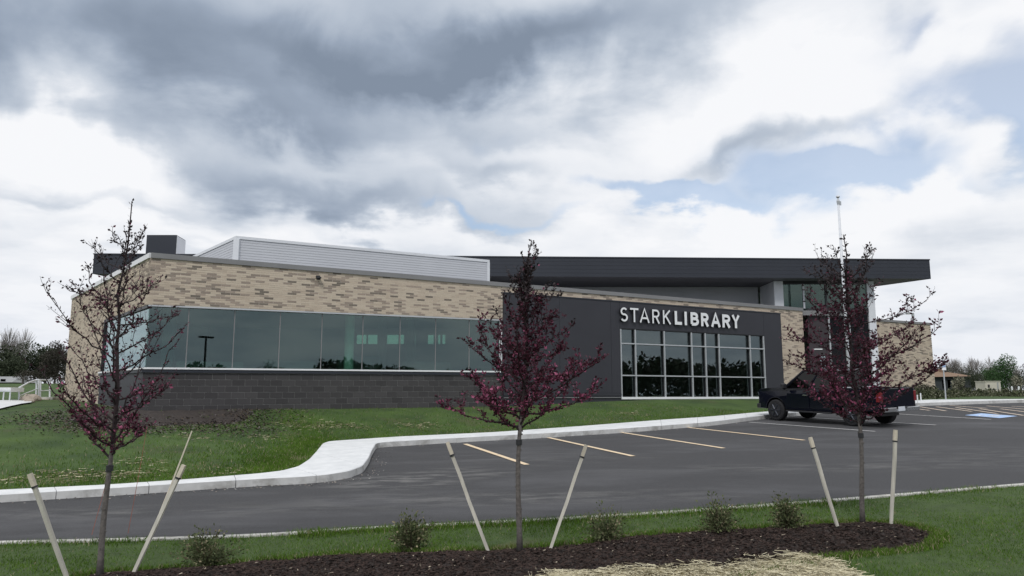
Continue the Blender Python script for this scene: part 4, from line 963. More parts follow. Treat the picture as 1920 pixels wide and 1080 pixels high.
# ------------------------------------------------------------------ planting bed, straw, grass
def on_near(x, y):
    d_ = ray(x, y); t = (CZ-.14)/(.0181*d_.x+.0414*d_.y-d_.z); return Vector((0, 0, CZ))+d_*t
bedpx = [(60, 1150), (140, 1082), (260, 1068), (500, 1050), (640, 1044), (800, 1038), (940, 1028), (1080, 1018), (1180, 1006), (1300, 1000), (1400, 992), (1520, 984), (1600, 979), (1690, 982), (1748, 995), (1766, 1012), (1735, 1027), (1640, 1036), (1560, 1046), (1500, 1062), (1300, 1100), (900, 1160)]
bedw = [on_near(*q) for q in bedpx]
bedp = [(p.x, p.y) for p in bedw]
bd = []
for i in range(len(bedp)):
    a, b = Vector(bedp[i]), Vector(bedp[(i+1) % len(bedp)])
    for k in range(6): q = a.lerp(b, k/6); bd.append((q.x, q.y))
for _ in range(3): bd = [((bd[i-1][0]+2*bd[i][0]+bd[(i+1) % len(bd)][0])/4, (bd[i-1][1]+2*bd[i][1]+bd[(i+1) % len(bd)][1])/4) for i in range(len(bd))]
bd = [(x+rng.normal(0, .022), y+rng.normal(0, .022)) for x, y in bd]
bdc = bd+[bd[0]]
def Hm(x, y):
    e = polydist(x, y, bdc[::2]+[bdc[0]]); return Hn(x, y)+.006+.07*sm(e/.5)+.012*np.sin(np.asarray(x)*7+np.asarray(y)*3)*np.sin(np.asarray(y)*9)*np.minimum(1, e*4)
sheet('planting_bed', bd, Hm, 'mulch', .12, kind='structure')
stpx = [(980, 1130), (1040, 1099), (1150, 1091), (1270, 1083), (1390, 1073), (1470, 1061), (1533, 1053), (1560, 1062), (1588, 1084), (1612, 1098), (1630, 1124), (1200, 1190)]
stp = [(on_near(*q).x, on_near(*q).y) for q in stpx]
stp2 = []
for i in range(len(stp)):
    a, b = Vector(stp[i]), Vector(stp[(i+1) % len(stp)])
    for k in range(8): q = a.lerp(b, k/8); stp2.append((q.x+rng.normal(0, .025), q.y+rng.normal(0, .025)))
def inb(x, y): x = np.atleast_1d(x); y = np.atleast_1d(y); return inside(np.stack([x, y], 1), bd)
def Hg(x, y): return np.where(inb(x, y), Hm(x, y), Hn(x, y)) if np.ndim(x) else float(Hm(x, y) if inb(x, y)[0] else Hn(x, y))
def Hs(x, y): return np.maximum(Hg(x, y), Hn(x, y))+.025+.012*np.sin(np.asarray(x)*11)*np.sin(np.asarray(y)*13)
sheet('straw_mat', stp2, Hs, 'straw', .10, kind='structure')
def scatter(poly, n, zf, excl=()):
    pa = np.array(poly); lo, hi = pa.min(0), pa.max(0); out = np.zeros((0, 2))
    while len(out) < n:
        p = rng.uniform(lo, hi, (n*2, 2)); ok = inside(p, poly)
        for q in excl: ok &= ~inside(p, q)
        out = np.vstack([out, p[ok]])
        if ok.sum() < 5: break
    return out[:n]
def blades(name, P, Z, hgt_, wid, mats, lean=.5, par=None, mi=None, flat=False):
    n = len(P); a = rng.uniform(0, 2*np.pi, n); h = hgt_*rng.uniform(.5, 1.3, n); w = wid*rng.uniform(.7, 1.3, n)
    ln = rng.uniform(0, 1, n)*lean*h; b = rng.uniform(0, 2*np.pi, n)
    dx_, dy_ = np.cos(a)*w/2, np.sin(a)*w/2; lx, ly = np.cos(b)*ln, np.sin(b)*ln
    V = np.zeros((n, 4, 3)); x, y = P[:, 0], P[:, 1]
    V[:, 0] = np.stack([x-dx_, y-dy_, Z], 1); V[:, 1] = np.stack([x+dx_, y+dy_, Z], 1)
    V[:, 2] = np.stack([x+dx_*.5+lx*.5, y+dy_*.5+ly*.5, Z+h*.6], 1); V[:, 3] = np.stack([x+lx, y+ly, Z+h], 1)
    if flat:
        L_ = h; V[:, 0] = np.stack([x-np.cos(b)*L_/2-dx_*.0, y-np.sin(b)*L_/2, Z], 1); V[:, 1] = np.stack([x+np.cos(b)*L_/2, y+np.sin(b)*L_/2, Z+.3*w*rng.uniform(0, 3, n)], 1)
        V[:, 2] = V[:, 1]+np.stack([-np.sin(b)*w, np.cos(b)*w, .3*w], 1); V[:, 3] = V[:, 0]+np.stack([-np.sin(b)*w, np.cos(b)*w, .5*w], 1)
    i = np.arange(n)*4; F = np.stack([i, i+1, i+2, i+3], 1)
    return npmesh(name, V.reshape(-1, 3), F, mats, par, mi, kind='stuff')
ni = [(x, y) for x, y in NKin if -11 < x < 19]
gpoly = ni+[(20, 12), (13, 7), (6, 6.6), (-6, 6.6), (-11, 7)]
# denser where close
P = scatter(gpoly, 210000, None, (bd, stp2))
k = rng.random(len(P)) < np.clip((9.0/np.hypot(P[:, 0], P[:, 1]))**1.2, .3, 1); P = P[k]
Z = Hn(P[:, 0], P[:, 1]); pn = np.sin(P[:, 0]*1.9+1.3*np.sin(P[:, 1]*2.3))*np.sin(P[:, 1]*2.7+P[:, 0]*.8)
cl = .034*(1+.35*pn)*1.0
blades('grass', P, Z-.005, 1, .0085, ['blade', 'drygrass'], .7, mi=(rng.random(len(P)) < .035)).scale = (1, 1, 1)
bpy.data.objects['grass'].data.vertices.foreach_get('co', (tmp := np.zeros(len(P)*12, 'f')))
tmp = tmp.reshape(-1, 4, 3); base = tmp[:, :1, :].copy(); base[:, 0, 0] = (tmp[:, 0, 0]+tmp[:, 1, 0])/2; base[:, 0, 1] = (tmp[:, 0, 1]+tmp[:, 1, 1])/2
sc_v = cl[:, None]; tmp[:, 2:, 2] = base[:, :, 2]+(tmp[:, 2:, 2]-base[:, :, 2])*sc_v; 
for ax_ in (0, 1): tmp[:, 2:, ax_] = base[:, :, ax_]+(tmp[:, 2:, ax_]-base[:, :, ax_])*np.maximum(sc_v, .04)
bpy.data.objects['grass'].data.vertices.foreach_set('co', tmp.ravel().astype('f')); bpy.data.objects['grass'].data.update()
# taller rough fringe along the near kerb and round the bed
fr1 = []
for (x, y) in [q for q in NKin if -9 < q[0] < 18]:
    for _ in range(260): fr1.append((x+rng.uniform(-.55, .55), y-abs(rng.normal(0, .12))+.03))
fr1 = np.array(fr1); bits = np.sin(fr1[:, 0]*2.1)+np.sin(fr1[:, 0]*5.3+1)*.6; midk = (fr1[:, 0] > -2.6) & (fr1[:, 0] < 4.6)
fr1 = fr1[(rng.random(len(fr1)) < np.clip(.22+.35*bits, .05, .8)) | midk]
blades('grass_fringe', fr1, Hn(fr1[:, 0], fr1[:, 1])-.004, .065, .009, ['blade', 'drygrass'], .8, mi=(rng.random(len(fr1)) < .10))
fr2 = []
for x, y in bd:
    if y > 6.4:
        for _ in range(160): fr2.append((x+rng.normal(0, .05), y+rng.normal(0, .05)))
fr2 = np.array(fr2); blades('grass_fringe', fr2, Hn(fr2[:, 0], fr2[:, 1]), .05, .009, ['blade', 'drygrass'], .9, mi=(rng.random(len(fr2)) < .15))
P = scatter([q for q in bd], 42000, None); P = P[P[:, 1] > 6.4]
blades('mulch_chips', P, Hm(P[:, 0], P[:, 1])+.004, .036, .010, ['chip', 'chipl'], flat=True, mi=(rng.random(len(P)) < .012))
P = scatter(stp2, 30000, None); P = P[P[:, 1] > 6.3]
blades('straw_stalks', P, Hs(P[:, 0], P[:, 1])+.004, .13, .006, ['straw', 'drygrass'], flat=True, mi=(rng.random(len(P)) < .25))
ed = [(x+rng.normal(0, .07), y+rng.normal(0, .07)) for x, y in stp2 if y > 6.5 for _ in range(45)]; ed = np.array(ed)
blades('straw_stalks', ed, np.maximum(Hn(ed[:, 0], ed[:, 1]), Hg(ed[:, 0], ed[:, 1]))+.03, .12, .005, ['straw', 'drygrass'], flat=True, mi=(rng.random(len(ed)) < .3))
# far-side lawn: sparse blades and a dead-grass fringe on the pavement edge
P = []; 
bb = [(p.x, p.y) for p in BKd if -16 < p.x < 12]
for x, y in bb:
    for _ in range(330):
        d_ = abs(rng.exponential(1.6)); P.append((x+rng.uniform(-.5, .5)-.4755*d_, y+.03+.8797*d_))
P = np.array(P); P = P[(P[:, 1] < 30)]
ok = ~inside(P, [(p.x, p.y) for p in BKd]+[(60, -50), (-60, -50)]); P = P[ok]
blades('lawn_grass', P, H(P[:, 0], P[:, 1]), .06, .013, ['blade', 'drygrass'], .8, mi=(rng.random(len(P)) < .07+.25*(np.sin(P[:, 0]*1.7)*np.sin(P[:, 1]*2.1) > .72)))
cpx = [(20, 900), (70, 897), (130, 888), (165, 893), (215, 893), (270, 270+618), (360, 820), (545, 799), (572, 796), (505, 822), (770, 800), (800, 797), (625, 795), (610, 802), (430, 885), (655, 800), (1180, 776), (250, 868)]
CPs = []
for x, y in cpx:
    q = og(x, y)
    for _ in range(80): CPs.append((q.x+rng.normal(0, .38), q.y+rng.normal(0, .22)))
CPs = np.array(CPs); CPs = CPs[~inside(CPs, [(p.x, p.y) for p in BKd]+[(60, -50), (-60, -50)])]
blades('dead_grass_clumps', CPs, H(CPs[:, 0], CPs[:, 1])+.01, .13, .012, ['drygrass', 'straw'], flat=True, mi=(rng.random(len(CPs)) < .3))
GP = []
for (x, y) in [(p.x, p.y) for p in FRd if -14 < p.x < 9]+[(p.x, p.y+.35) for p in NKd if -9 < p.x < 16]:
    for _ in range(5): GP.append((x+rng.uniform(-.5, .5), y-abs(rng.normal(0, .18))-.05))
GP = np.array(GP); GP = GP[inside(GP, lot_poly)]
blades('grit', GP, lot(GP[:, 0], GP[:, 1])+.012, .028, .012, ['concrete_worn', 'rock', 'chip'], flat=True, mi=rng.integers(0, 3, len(GP)))
# soil bed at the foot of the block wall
spx = [(95, 788), (150, 771), (250, 762), (330, 766), (490, 768), (484, 786), (440, 801), (360, 800), (250, 806), (150, 802)]
spw = [og(*q) for q in spx]; sd_ = []
for i in range(len(spw)):
    a, b = spw[i], spw[(i+1) % len(spw)]
    for k in range(5): q = a.lerp(b, k/5); sd_.append((q.x+rng.normal(0, .07), q.y+rng.normal(0, .07)))
sdc = sd_+[sd_[0]]; q_ = np.array([p for p in sdc for _ in range(130)]); q_ = q_+rng.normal(0, .45, q_.shape)*np.array([1.6, 1]); q_ = q_[(q_[:, 0] > -19)]
blades('soil_crumbs', q_, H(q_[:, 0], q_[:, 1])+.015, .05, .03, ['soil', 'bark', 'shrubd'], flat=True, mi=rng.integers(0, 3, len(q_)))
sheet('soil_bed', sd_, lambda x, y: H(x, y)-.03+.055*sm(polydist(x, y, sdc)/.5)+.03*np.sin(x*5.1)*np.sin(y*4.3)*sm(polydist(x, y, sdc)/.8), 'soil', .22, kind='structure')

# ------------------------------------------------------------------ stakes and cords
def stake(bx, by, tx, ty, label, leanY=0.0, square=True, r=.024):
    b = on_near(bx, by); b.z = (Hm(b.x, b.y)); tp = atY(tx, ty, b.y+leanY)
    t = empty('tree_stake', tuple(b), 0, label, 'stake', 'stakes beside the young trees'); v = tp-b
    pts = [-v*.04]+[v*k+Vector((rng.normal(0, .003), rng.normal(0, .003), 0)) for k in (.2, .45, .7, .88)]+[v]
    MB().tube([pts[0], pts[1], pts[2], pts[3], pts[4]], [r*.9, r, r*1.02, r*1.05, r*1.05], 8 if not square else 4).build('shaft', 'wood', t)
    MB().tube([v*.881, v*.94, v], [r*1.12, r*1.18, r*1.1], 8 if not square else 4).build('top', 'wood_t', t)
    mm = MB(); mm.tube([v*.87, v*.885], [r*1.25, r*1.25], 8); mm.build('tie_band', 'darkmetal', t)
    return t
stake(128, 1092, 56, 888, 'pale wooden stake leaning left, at the left edge beside the leftmost young tree', -.15)
stake(250, 1084, 345, 872, 'pale wooden stake leaning right, just right of the leftmost young tree', .1)
stake(916, 1041, 839, 829, 'pale wooden stake leaning left, left of the middle young tree', .1)
stake(1032, 1030, 1099, 834, 'pale wooden stake leaning right, right of the middle young tree', .15)
stake(1571, 996, 1519, 820, 'wooden stake with a tan top leaning left, left of the rightmost young tree', .1, False)
stake(1671, 985, 1679, 806, 'nearly upright pale wooden stake right of the rightmost young tree', 0, False)
def cord(bx, by, tx, ty, label, r, m, nm, cat):
    b = on_near(bx, by); tp = atY(tx, ty, b.y+.4)
    t = MB().tube([b, b.lerp(tp, .5)+Vector((0, 0, -.02)), tp], [r, r, r*.8], 5).build(nm, m); tag(t, label, cat); return t
cord(283, 1003, 360, 808, 'thin brown rod leaning right behind the leftmost tree, brown and needle-like', .011, 'wood_t', 'garden_rod', 'rod')
cord(240, 1000, 276, 800, 'thin rusty red cord slanting up just right of the leftmost tree trunk', .0035, 'twine', 'guy_cord', 'cord')
cord(172, 1003, 205, 880, 'thin rusty red cord running up to the leftmost tree trunk from the left', .0035, 'twine', 'guy_cord', 'cord')

# ------------------------------------------------------------------ young crab-apple trees
def leafmesh(P, D, size, name, mats, par, mi):
    n = len(P); up = rng.normal(0, 1, (n, 3)); D = D/np.linalg.norm(D, axis=1)[:, None]
    S = np.cross(D, up); S /= (np.linalg.norm(S, axis=1)[:, None]+1e-6); s = (size*rng.uniform(.4, 1.45, n))[:, None]
    Nn = np.cross(S, D)
    V = np.stack([P, P+D*s*.5+S*s*.30+Nn*s*.08, P+D*s*1.0, P+D*s*.5-S*s*.30+Nn*s*.08], 1)
    i = np.arange(n)*4; F = np.stack([i, i+1, i+2, i+3], 1)
    return npmesh(name, V.reshape(-1, 3), F, mats, par, mi, kind='stuff')
def crab(bx, by, topx, topy, label, prof, nbr, leaves, h0, seed, tr=.038, baseY=None, dens_f=None, lean_top=0.0, leaf_sz=.034, pinkf=None):
    r_ = random.Random(seed); b = on_near(bx, by); b.z = Hg(b.x, b.y)-.01
    tp = atY(topx, topy, b.y+.05); Ht = tp.z-b.z
    t = empty('young_tree', tuple(b), 0, label, 'tree', 'young purple-leaved trees in the planting bed')
    def lead(h):        # leader position at height h
        k = h/Ht; return Vector(((tp.x-b.x)*k**1.5+.02*math.sin(h*3+seed), .03*math.sin(h*2.1+seed*2)+(tp.y-b.y)*k, h))
    ht = h0*1.15; pts = [lead(ht*k/7) for k in range(8)]
    mb = MB(); rr_ = [tr*1.25]+[tr*(1.05-.35*k/7)*(1+.07*r_.uniform(-1, 1)) for k in range(1, 8)]; mb.tube(pts, rr_, 9)
    for k in range(9):
        h = r_.uniform(.2, h0); a = r_.uniform(0, 6.28); p = lead(h); mb.tube([p, p+Vector((math.cos(a)*tr*1.15, math.sin(a)*tr*1.15, .01))], [tr*.5, tr*.25], 5)
    mb.build('trunk', 'bark', t, smooth=True)
    ps = lead(h0*.93); MB().tube([ps-Vector((0, 0, .03)), ps+Vector((0, 0, .03))], [tr*1.15]*2, 9).build('strap', 'darkmetal', t)
    LP, LD, LS = [], [], []
    ld = MB(); pts = [lead(ht+(Ht-ht)*k/10) for k in range(11)]; pts = [p+Vector((r_.uniform(-.02, .02), r_.uniform(-.02, .02), 0))*(i > 0) for i, p in enumerate(pts)]
    ld.tube(pts, [tr*.68*(1-.9*k/10)+.003 for k in range(11)], 6); ld.build('leader', 'twig', t)
    tw = MB()
    def twig_on(p, d_, ln, rad0):
        q = [p]; dd = d_.normalized(); m = 4
        for k in range(m):
            dd = (dd+Vector((r_.uniform(-.22, .22), r_.uniform(-.22, .22), .10))).normalized(); q.append(q[-1]+dd*ln/m)
        tw.tube(q, [rad0*(1-.7*k/m) for k in range(m+1)], 3, cap=False)
        return q
    def add_leaves(q, zh):
        dn = dens_f(zh); L_ = (q[-1]-q[0]).length; cnt = int(L_*leaves*dn+r_.random())
        for _ in range(cnt):
            k = r_.random()*(len(q)-1); i = int(k); p = q[i].lerp(q[i+1], k-i); d_ = (q[i+1]-q[i]).normalized()
            off = Vector((r_.uniform(-1, 1), r_.uniform(-1, 1), r_.uniform(-.6, .9)))
            LP.append(p+off*.008); LD.append(d_*.5+off); LS.append(zh)
    add_leaves(pts, 1.0); 
    for i in range(2, 11): add_leaves(pts[i-2:i+1], pts[i].z/Ht)
    for i in range(nbr):
        f = (i+.5)/nbr; hs = h0+(Ht*.86-h0)*f**1.15; az_ = i*2.399+seed+r_.uniform(-.4, .4)
        ft = min(.985, hs/Ht+r_.uniform(.03, .26)*(1.0-.4*f)) ; Rr = float(np.interp(ft, [q[0] for q in prof], [q[1] for q in prof]))*r_.choice((.38, .6, .8, .95, 1.05))*r_.uniform(.9, 1.08)
        if abs(math.cos(az_)) > .75: Rr *= 1.05
        p0 = lead(hs); p3 = Vector((p0.x+math.cos(az_)*Rr, p0.y+math.sin(az_)*Rr, ft*Ht)); c1_ = Vector((p0.x+math.cos(az_)*Rr*.55, p0.y+math.sin(az_)*Rr*.55, hs+(ft*Ht-hs)*.30))
        m = 9; q = []
        for k in range(m+1):
            s = k/m; q.append(p0*(1-s)**2+c1_*2*s*(1-s)+p3*s*s+Vector((r_.uniform(-.02, .02), r_.uniform(-.02, .02), r_.uniform(-.015, .015)))*(k > 0))
        r0 = tr*(.34-.20*f)
        MB().tube(q, [r0*(1-.82*k/m)+.002 for k in range(m+1)], 5).build('branch', 'twig', t)
        for k in range(1, m): add_leaves(q[k:k+2], q[k].z/Ht)
        nt_ = int(4+Rr*9)
        for k in range(nt_):
            s = r_.uniform(.15, 1.0); j = min(m-1, int(s*m)); p = q[j].lerp(q[j+1], s*m-j); d0 = (q[j+1]-q[j]).normalized()
            sd2 = Vector((r_.uniform(-1, 1), r_.uniform(-1, 1), r_.uniform(-.1, .9))).normalized()
            ln = r_.uniform(.10, .34)*(1.15-.4*s)*(.6+Rr*.55); qq = twig_on(p, d0*.6+sd2*.8, ln, .0042); add_leaves(qq, p.z/Ht+.16*(s-.45))
            if r_.random() < .5:
                pp = qq[2]; q3 = twig_on(pp, (qq[3]-qq[2]).normalized()*.4+Vector((r_.uniform(-1, 1), r_.uniform(-1, 1), r_.uniform(0, .8))), ln*.55, .003); add_leaves(q3, p.z/Ht)
    tw.build('twigs', 'twig', t, kind='stuff')
    LP = np.array([tuple(p) for p in LP]); LD = np.array([tuple(p) for p in LD]); LS = np.array(LS); rn = rng.random(len(LP))
    pk = np.array([pinkf(z) for z in LS]); clump = .5+.5*np.sin(LP[:, 0]*9+seed)*np.sin(LP[:, 1]*8)*np.sin(LP[:, 2]*10)
    mi = np.where(rn < pk*clump*2, 1, np.where(LS > .78, 2, 0))
    leafmesh(LP, LD, leaf_sz, 'foliage', ['leaf', 'leafp', 'bud'], t, mi)
    return t
crab(187, 1086, 243, 376, 'nearly bare vase-shaped young tree at left, dark buds above and a purple skirt below',
     [(.2, .42), (.30, .60), (.42, .76), (.55, .80), (.68, .72), (.78, .62), (.90, .34), (1, .08)], 38, 44, 1.12, 3, .031,
     dens_f=lambda z: 2.7 if z < .42 else (1.2 if z < .5 else (.55 if z < .62 else .75)), pinkf=lambda z: .25 if z < .5 else .02, leaf_sz=.032)
crab(971, 1041, 996, 452, 'middle young purple-leaved tree with a narrow dark top over a wide crown',
     [(.30, .42), (.38, .66), (.46, .86), (.56, .80), (.66, .74), (.76, .50), (.88, .22), (1, .10)], 50, 66, 1.25, 8, .031,
     dens_f=lambda z: 1.6 if z < .6 else (1.3 if z < .8 else 1.3), pinkf=lambda z: .30 if z < .58 else .03, leaf_sz=.036)
crab(1622, 987, 1578, 440, 'young purple-leaved tree at right in front of the parked pickup and entrance',
     [(.30, .35), (.42, .62), (.55, .95), (.66, 1.0), (.76, .85), (.86, .60), (.94, .52), (1, .36)], 48, 56, 1.15, 17, .029,
     dens_f=lambda z: 1.35 if z < .58 else (1.0 if z < .78 else .75), pinkf=lambda z: .2 if z < .5 else .02, leaf_sz=.038)

# ------------------------------------------------------------------ small shrubs
def shrub(x, y, w_px, h_px, label, seed):
    b = on_near(x, y); b.z = Hn(b.x, b.y)+.02; sc1 = b.y/1450; w_, h_ = w_px*sc1, h_px*sc1
    t = empty('shrub', tuple(b), 0, label, 'shrub', 'small new shrubs along the bed'); r_ = random.Random(seed)
    tw = MB(); LP, LD = [], []
    for i in range(46):
        a = r_.uniform(0, 6.28); el_ = r_.uniform(.25, 1.45); L_ = r_.uniform(.45, 1.15)
        tip = Vector((math.cos(a)*math.cos(el_)*w_*.55*L_, math.sin(a)*math.cos(el_)*w_*.55*L_, math.sin(el_)*h_*L_)); mid = tip*.5+Vector((r_.uniform(-.02, .02), r_.uniform(-.02, .02), .02))
        tw.tube([(0, 0, 0), mid, tip], [.004, .003, .0015], 3, cap=False)
        for k in range(44):
            s = r_.uniform(.25, 1.02); p = (mid*2*s if s < .5 else mid.lerp(tip, (s-.5)*2)); of = Vector((r_.gauss(0, 1), r_.gauss(0, 1), r_.gauss(0, 1)))
            LP.append(tuple(p+of*.035)); LD.append(tuple(of+tip.normalized()))
    tw.build('stems', 'shrubd', t, kind='stuff')
    leafmesh(np.array(LP), np.array(LD), .030, 'foliage', ['shrub', 'drygrass'], t, (rng.random(len(LP)) < .10))
shrub(384, 1062, 105, 62, 'low sparse olive shrub at far left of the bed, right of the leftmost tree stakes', 1)
shrub(770, 1036, 88, 62, 'dense round olive shrub left of the middle tree', 2)
shrub(1140, 1020, 92, 62, 'loose faint green shrub just right of the middle tree', 3)
shrub(1346, 1010, 92, 66, 'bushy green shrub between the middle and right trees', 4)
shrub(1476, 998, 74, 64, 'smaller green shrub just left of the rightmost tree stakes', 5)
# ------------------------------------------------------------------ far trees and surroundings
def crown_pts(n, W_, D_, H_, z0, seed, lobes=9, shape=1.0):
    r_ = np.random.default_rng(seed)
    c = np.stack([r_.uniform(-.34, .34, lobes)*W_, r_.uniform(-.34, .34, lobes)*D_, z0+H_*(.22+.62*r_.random(lobes)**shape)], 1)
    c[0] = (0, 0, z0+H_*.5); rad = r_.uniform(.20, .36, lobes)[:, None]*np.array([W_, D_, H_*.8]); rad[0] *= 1.25
    k = r_.integers(0, lobes, n); v = r_.normal(0, 1, (n, 3)); v /= np.linalg.norm(v, axis=1)[:, None]; s = r_.uniform(.55, 1.06, n)[:, None]
    p = c[k]+v*rad[k]*s; p[:, 2] = np.clip(p[:, 2], z0*.6, None); return p, v
def far_tree(x, ytop, ybase, wpx, Y, m, label, seed, n=2600, name='tree', leaf=None, trunk_frac=.22, group='trees beyond the building', zb=None, bare=False, cat='tree', ground=None):
    b = atY(x, ybase, Y); b.z = (H(b.x, b.y) if zb is None else zb); tp = atY(x, ytop, Y); Hh = tp.z-b.z; Wd = wpx/1420*Y
    t = empty(name, tuple(b), 0, label, cat, group); r_ = random.Random(seed)
    mb = MB(); tr = max(.08, Hh*.022); mb.tube([(0, 0, -.1), (tr*.3, 0, Hh*.3), (0, 0, Hh*.62)], [tr*1.3, tr*.9, tr*.4], 7)
    for k in range(5 if not bare else 14):
        a = k*2.4; z0 = Hh*r_.uniform(.18, .5); L_ = Wd*r_.uniform(.2, .42)
        mb.tube([(0, 0, z0), (math.cos(a)*L_*.5, math.sin(a)*L_*.5, z0+Hh*.14), (math.cos(a)*L_, math.sin(a)*L_, z0+Hh*r_.uniform(.2, .42))], [tr*.5, tr*.3, tr*.08], 5)
    mb.build('trunk', 'bark' if not bare else 'far_bare', t)
    p, v = crown_pts(n, Wd, Wd*.8, Hh*(1-trunk_frac*.6), Hh*trunk_frac*.6, seed)
    if bare:
        D_ = v+np.array([0, 0, 1.2]); sz = (leaf or .5)
        D_ /= np.linalg.norm(D_, axis=1)[:, None]; S = np.cross(D_, rng.normal(0, 1, (n, 3))); S /= np.linalg.norm(S, axis=1)[:, None]
        V = np.stack([p-D_*sz, p+D_*sz, p+D_*sz+S*.02, p-D_*sz+S*.04], 1); i = np.arange(n)*4
        npmesh('crown', V.reshape(-1, 3), np.stack([i, i+1, i+2, i+3], 1), [m], t, kind='stuff')
    else: leafmesh(p, v+rng.normal(0, .7, (n, 3)), leaf or Wd*.042, 'crown', [m], t, np.zeros(n, int))
    return t
# left group
far_tree(22, 622, 742, 52, 92, 'far_bare', 'pale leafless tree standing highest behind the dark trees at far left', 31, 1500, bare=True, leaf=.5, name='bare_tree')
left = [(18, 660, 74, 78, 'far_dark'), (-30, 652, 110, 82, 'far_dark'), (62, 648, 84, 80, 'far_dark'), (100, 658, 70, 74, 'far_brown'), (82, 640, 60, 86, 'far_brown'), (128, 650, 66, 80, 'far_dark'), (150, 655, 60, 70, 'far_brown')]
ll = ['dark green tree at the far left edge behind the grey roof', 'broad dark tree partly cut by the left edge', 'dark evergreen tree in the middle of the left grove', 'brownish tree in the left grove nearest the brick corner', 'taller olive brown tree at the back of the left grove', 'dark tree just behind the brick corner at left', 'brown tree almost hidden behind the building corner at left']
for i, (x, yt, w_, Y, m) in enumerate(left): far_tree(x, yt, 742, w_, Y, m, ll[i], 40+i, 6000, trunk_frac=.02, group='trees at the left edge of the field')
far_tree(40, 695, 742, 44, 66, 'far_brown', 'small rounded olive bush tree behind the handrail', 61, 1500, trunk_frac=.1, group='trees at the left edge of the field')
far_tree(112, 700, 744, 34, 60, 'far_brown', 'low brown bush against the brick corner at left', 62, 1200, trunk_frac=.02, group='trees at the left edge of the field')
# small house roof at far left
hb = atY(0, 725, 74); hz = H(hb.x, 74)
hs = empty('small_house', (hb.x-1.6, 74, hz), 0, 'small house with pale grey roof at the far left edge', 'house')
zt = atY(5, 705, 74).z-hz; ze = atY(5, 717, 74).z-hz
MB().box(-2.4, 2.4, 0, 4, 0, ze).build('wall', 'hwall', hs)
MB().add([(-2.8, -.3, ze), (2.9, -.3, ze), (2.9, 4.3, ze), (-2.8, 4.3, ze), (-2.5, 2, zt), (2.2, 2, zt)], [(0, 1, 5, 4), (1, 2, 5), (2, 3, 4, 5), (3, 0, 4), (3, 2, 1, 0)]).build('roof', 'greyroof', hs)
for x in (-1.2, .4, 1.6): MB().box(x, x+.5, -.02, 0, .5, ze-.35).build('window', 'cglass', hs)
# path, ramp handrail, low rocks, white frame at left
pp = [og(-60, 783), og(0, 769), (og(58, 757)), og(62, 752), og(20, 752), og(-60, 757)]
sheet('path', [(p.x, p.y) for p in pp], lambda x, y: H(x, y)+.05, 'concrete', .8, kind='structure')
a = og(37, 753); a2 = og(75, 748); 
hr = empty('handrail', tuple(a), 0, 'pale metal ramp handrail sloping up beside the left path', 'handrail')
def rel(x, y, Y): return atY(x, y, Y)-a
Ya, Yb = a.y, a.y+1.5
A0, A1 = rel(37, 753, Ya), rel(36, 727, Ya); B0, B1_ = rel(74, 748, Yb), rel(73, 712, Yb); C1, C0 = rel(94, 713, Yb+2), rel(94, 746, Yb+2)
for p0, p1, nm in ((A0, A1, 'post'), (B0, B1_, 'post'), (C0, C1, 'post'), (rel(68, 749, Yb), rel(69, 713, Yb), 'post'), (rel(76, 748, Yb+.5), rel(76.5, 712, Yb+.5), 'post')): MB().tube([p0-Vector((0, 0, .3)), p1], .035, 8).build(nm, 'silver', hr)
MB().tube([A1, rel(52, 718, Ya+.6), rel(66, 713, Yb-.1), B1_], .035, 8).build('top_rail', 'silver', hr)
MB().tube([B1_, C1], .03, 8).build('top_rail', 'silver', hr)
MB().tube([rel(37, 742, Ya), rel(70, 729, Yb)], .02, 6).build('lower_rail', 'silver', hr)
MB().tube([rel(73, 733, Yb), rel(94, 732, Yb+2)], .02, 6).build('lower_rail', 'silver', hr)
st = empty('ramp_landing', tuple(og(76, 749)), 0, 'pale stone landing block at the top of the left handrail', 'landing'); st.location.z -= .1
MB().box(-.5, .55, 0, 1.0, 0, .20).build('slab', 'concrete_worn', st, bevel=.015)
MB().box(-.42, .40, -.08, -.004, 0, .12).build('step', 'rock', st, bevel=.01)
for i, (x, y, s) in enumerate(((47, 753, .22), (52, 752, .26), (57, 752, .30), (62, 751, .24), (66, 752, .20), (55, 755, .18))):
    b = og(x, y); r_ = random.Random(i); mb = MB()
    bm = bmesh.new(); bmesh.ops.create_icosphere(bm, subdivisions=2, radius=s)
    for v_ in bm.verts: v_.co = Vector((v_.co.x*1.15, v_.co.y*.9, v_.co.z*.7))*r_.uniform(.88, 1.08)
    me_ = bpy.data.meshes.new('boulder'); bm.to_mesh(me_); bm.free(); me_.materials.append(MT['rock']); o = bpy.data.objects.new('boulder', me_); COL.objects.link(o); o.location = (b.x, b.y, b.z+s*.3)
    tag(o, ['leftmost small tan rock by the left handrail', 'second tan rock from the left in the row under the handrail', 'largest tan rock in the row below the sloping handrail', 'third tan rock left of the landing block', 'tan rock touching the stone landing block', 'smallest tan rock, in front of the row'][i], 'rock', 'rocks by the left ramp')
wf = empty('picnic_table', tuple(og(4, 753)), 0, 'white metal framed table cut by the left edge beside the path', 'table')
_o = Vector(wf.location); s_ = _o.y/1414; 
MB().box(-14*s_, 14*s_, 0, .8, 18*s_, 26*s_).build('table_top', 'white', wf, bevel=.01)
MB().box(-13*s_, 13.2*s_, -.01, -.002, 19*s_, 22*s_).build('edge_strip', 'silver', wf)
for x in (-12, 0, 12):
    MB().tube([(x*s_, .05, -.1), (x*s_, .05, 18*s_)], .025, 6).build('leg', 'silver', wf)

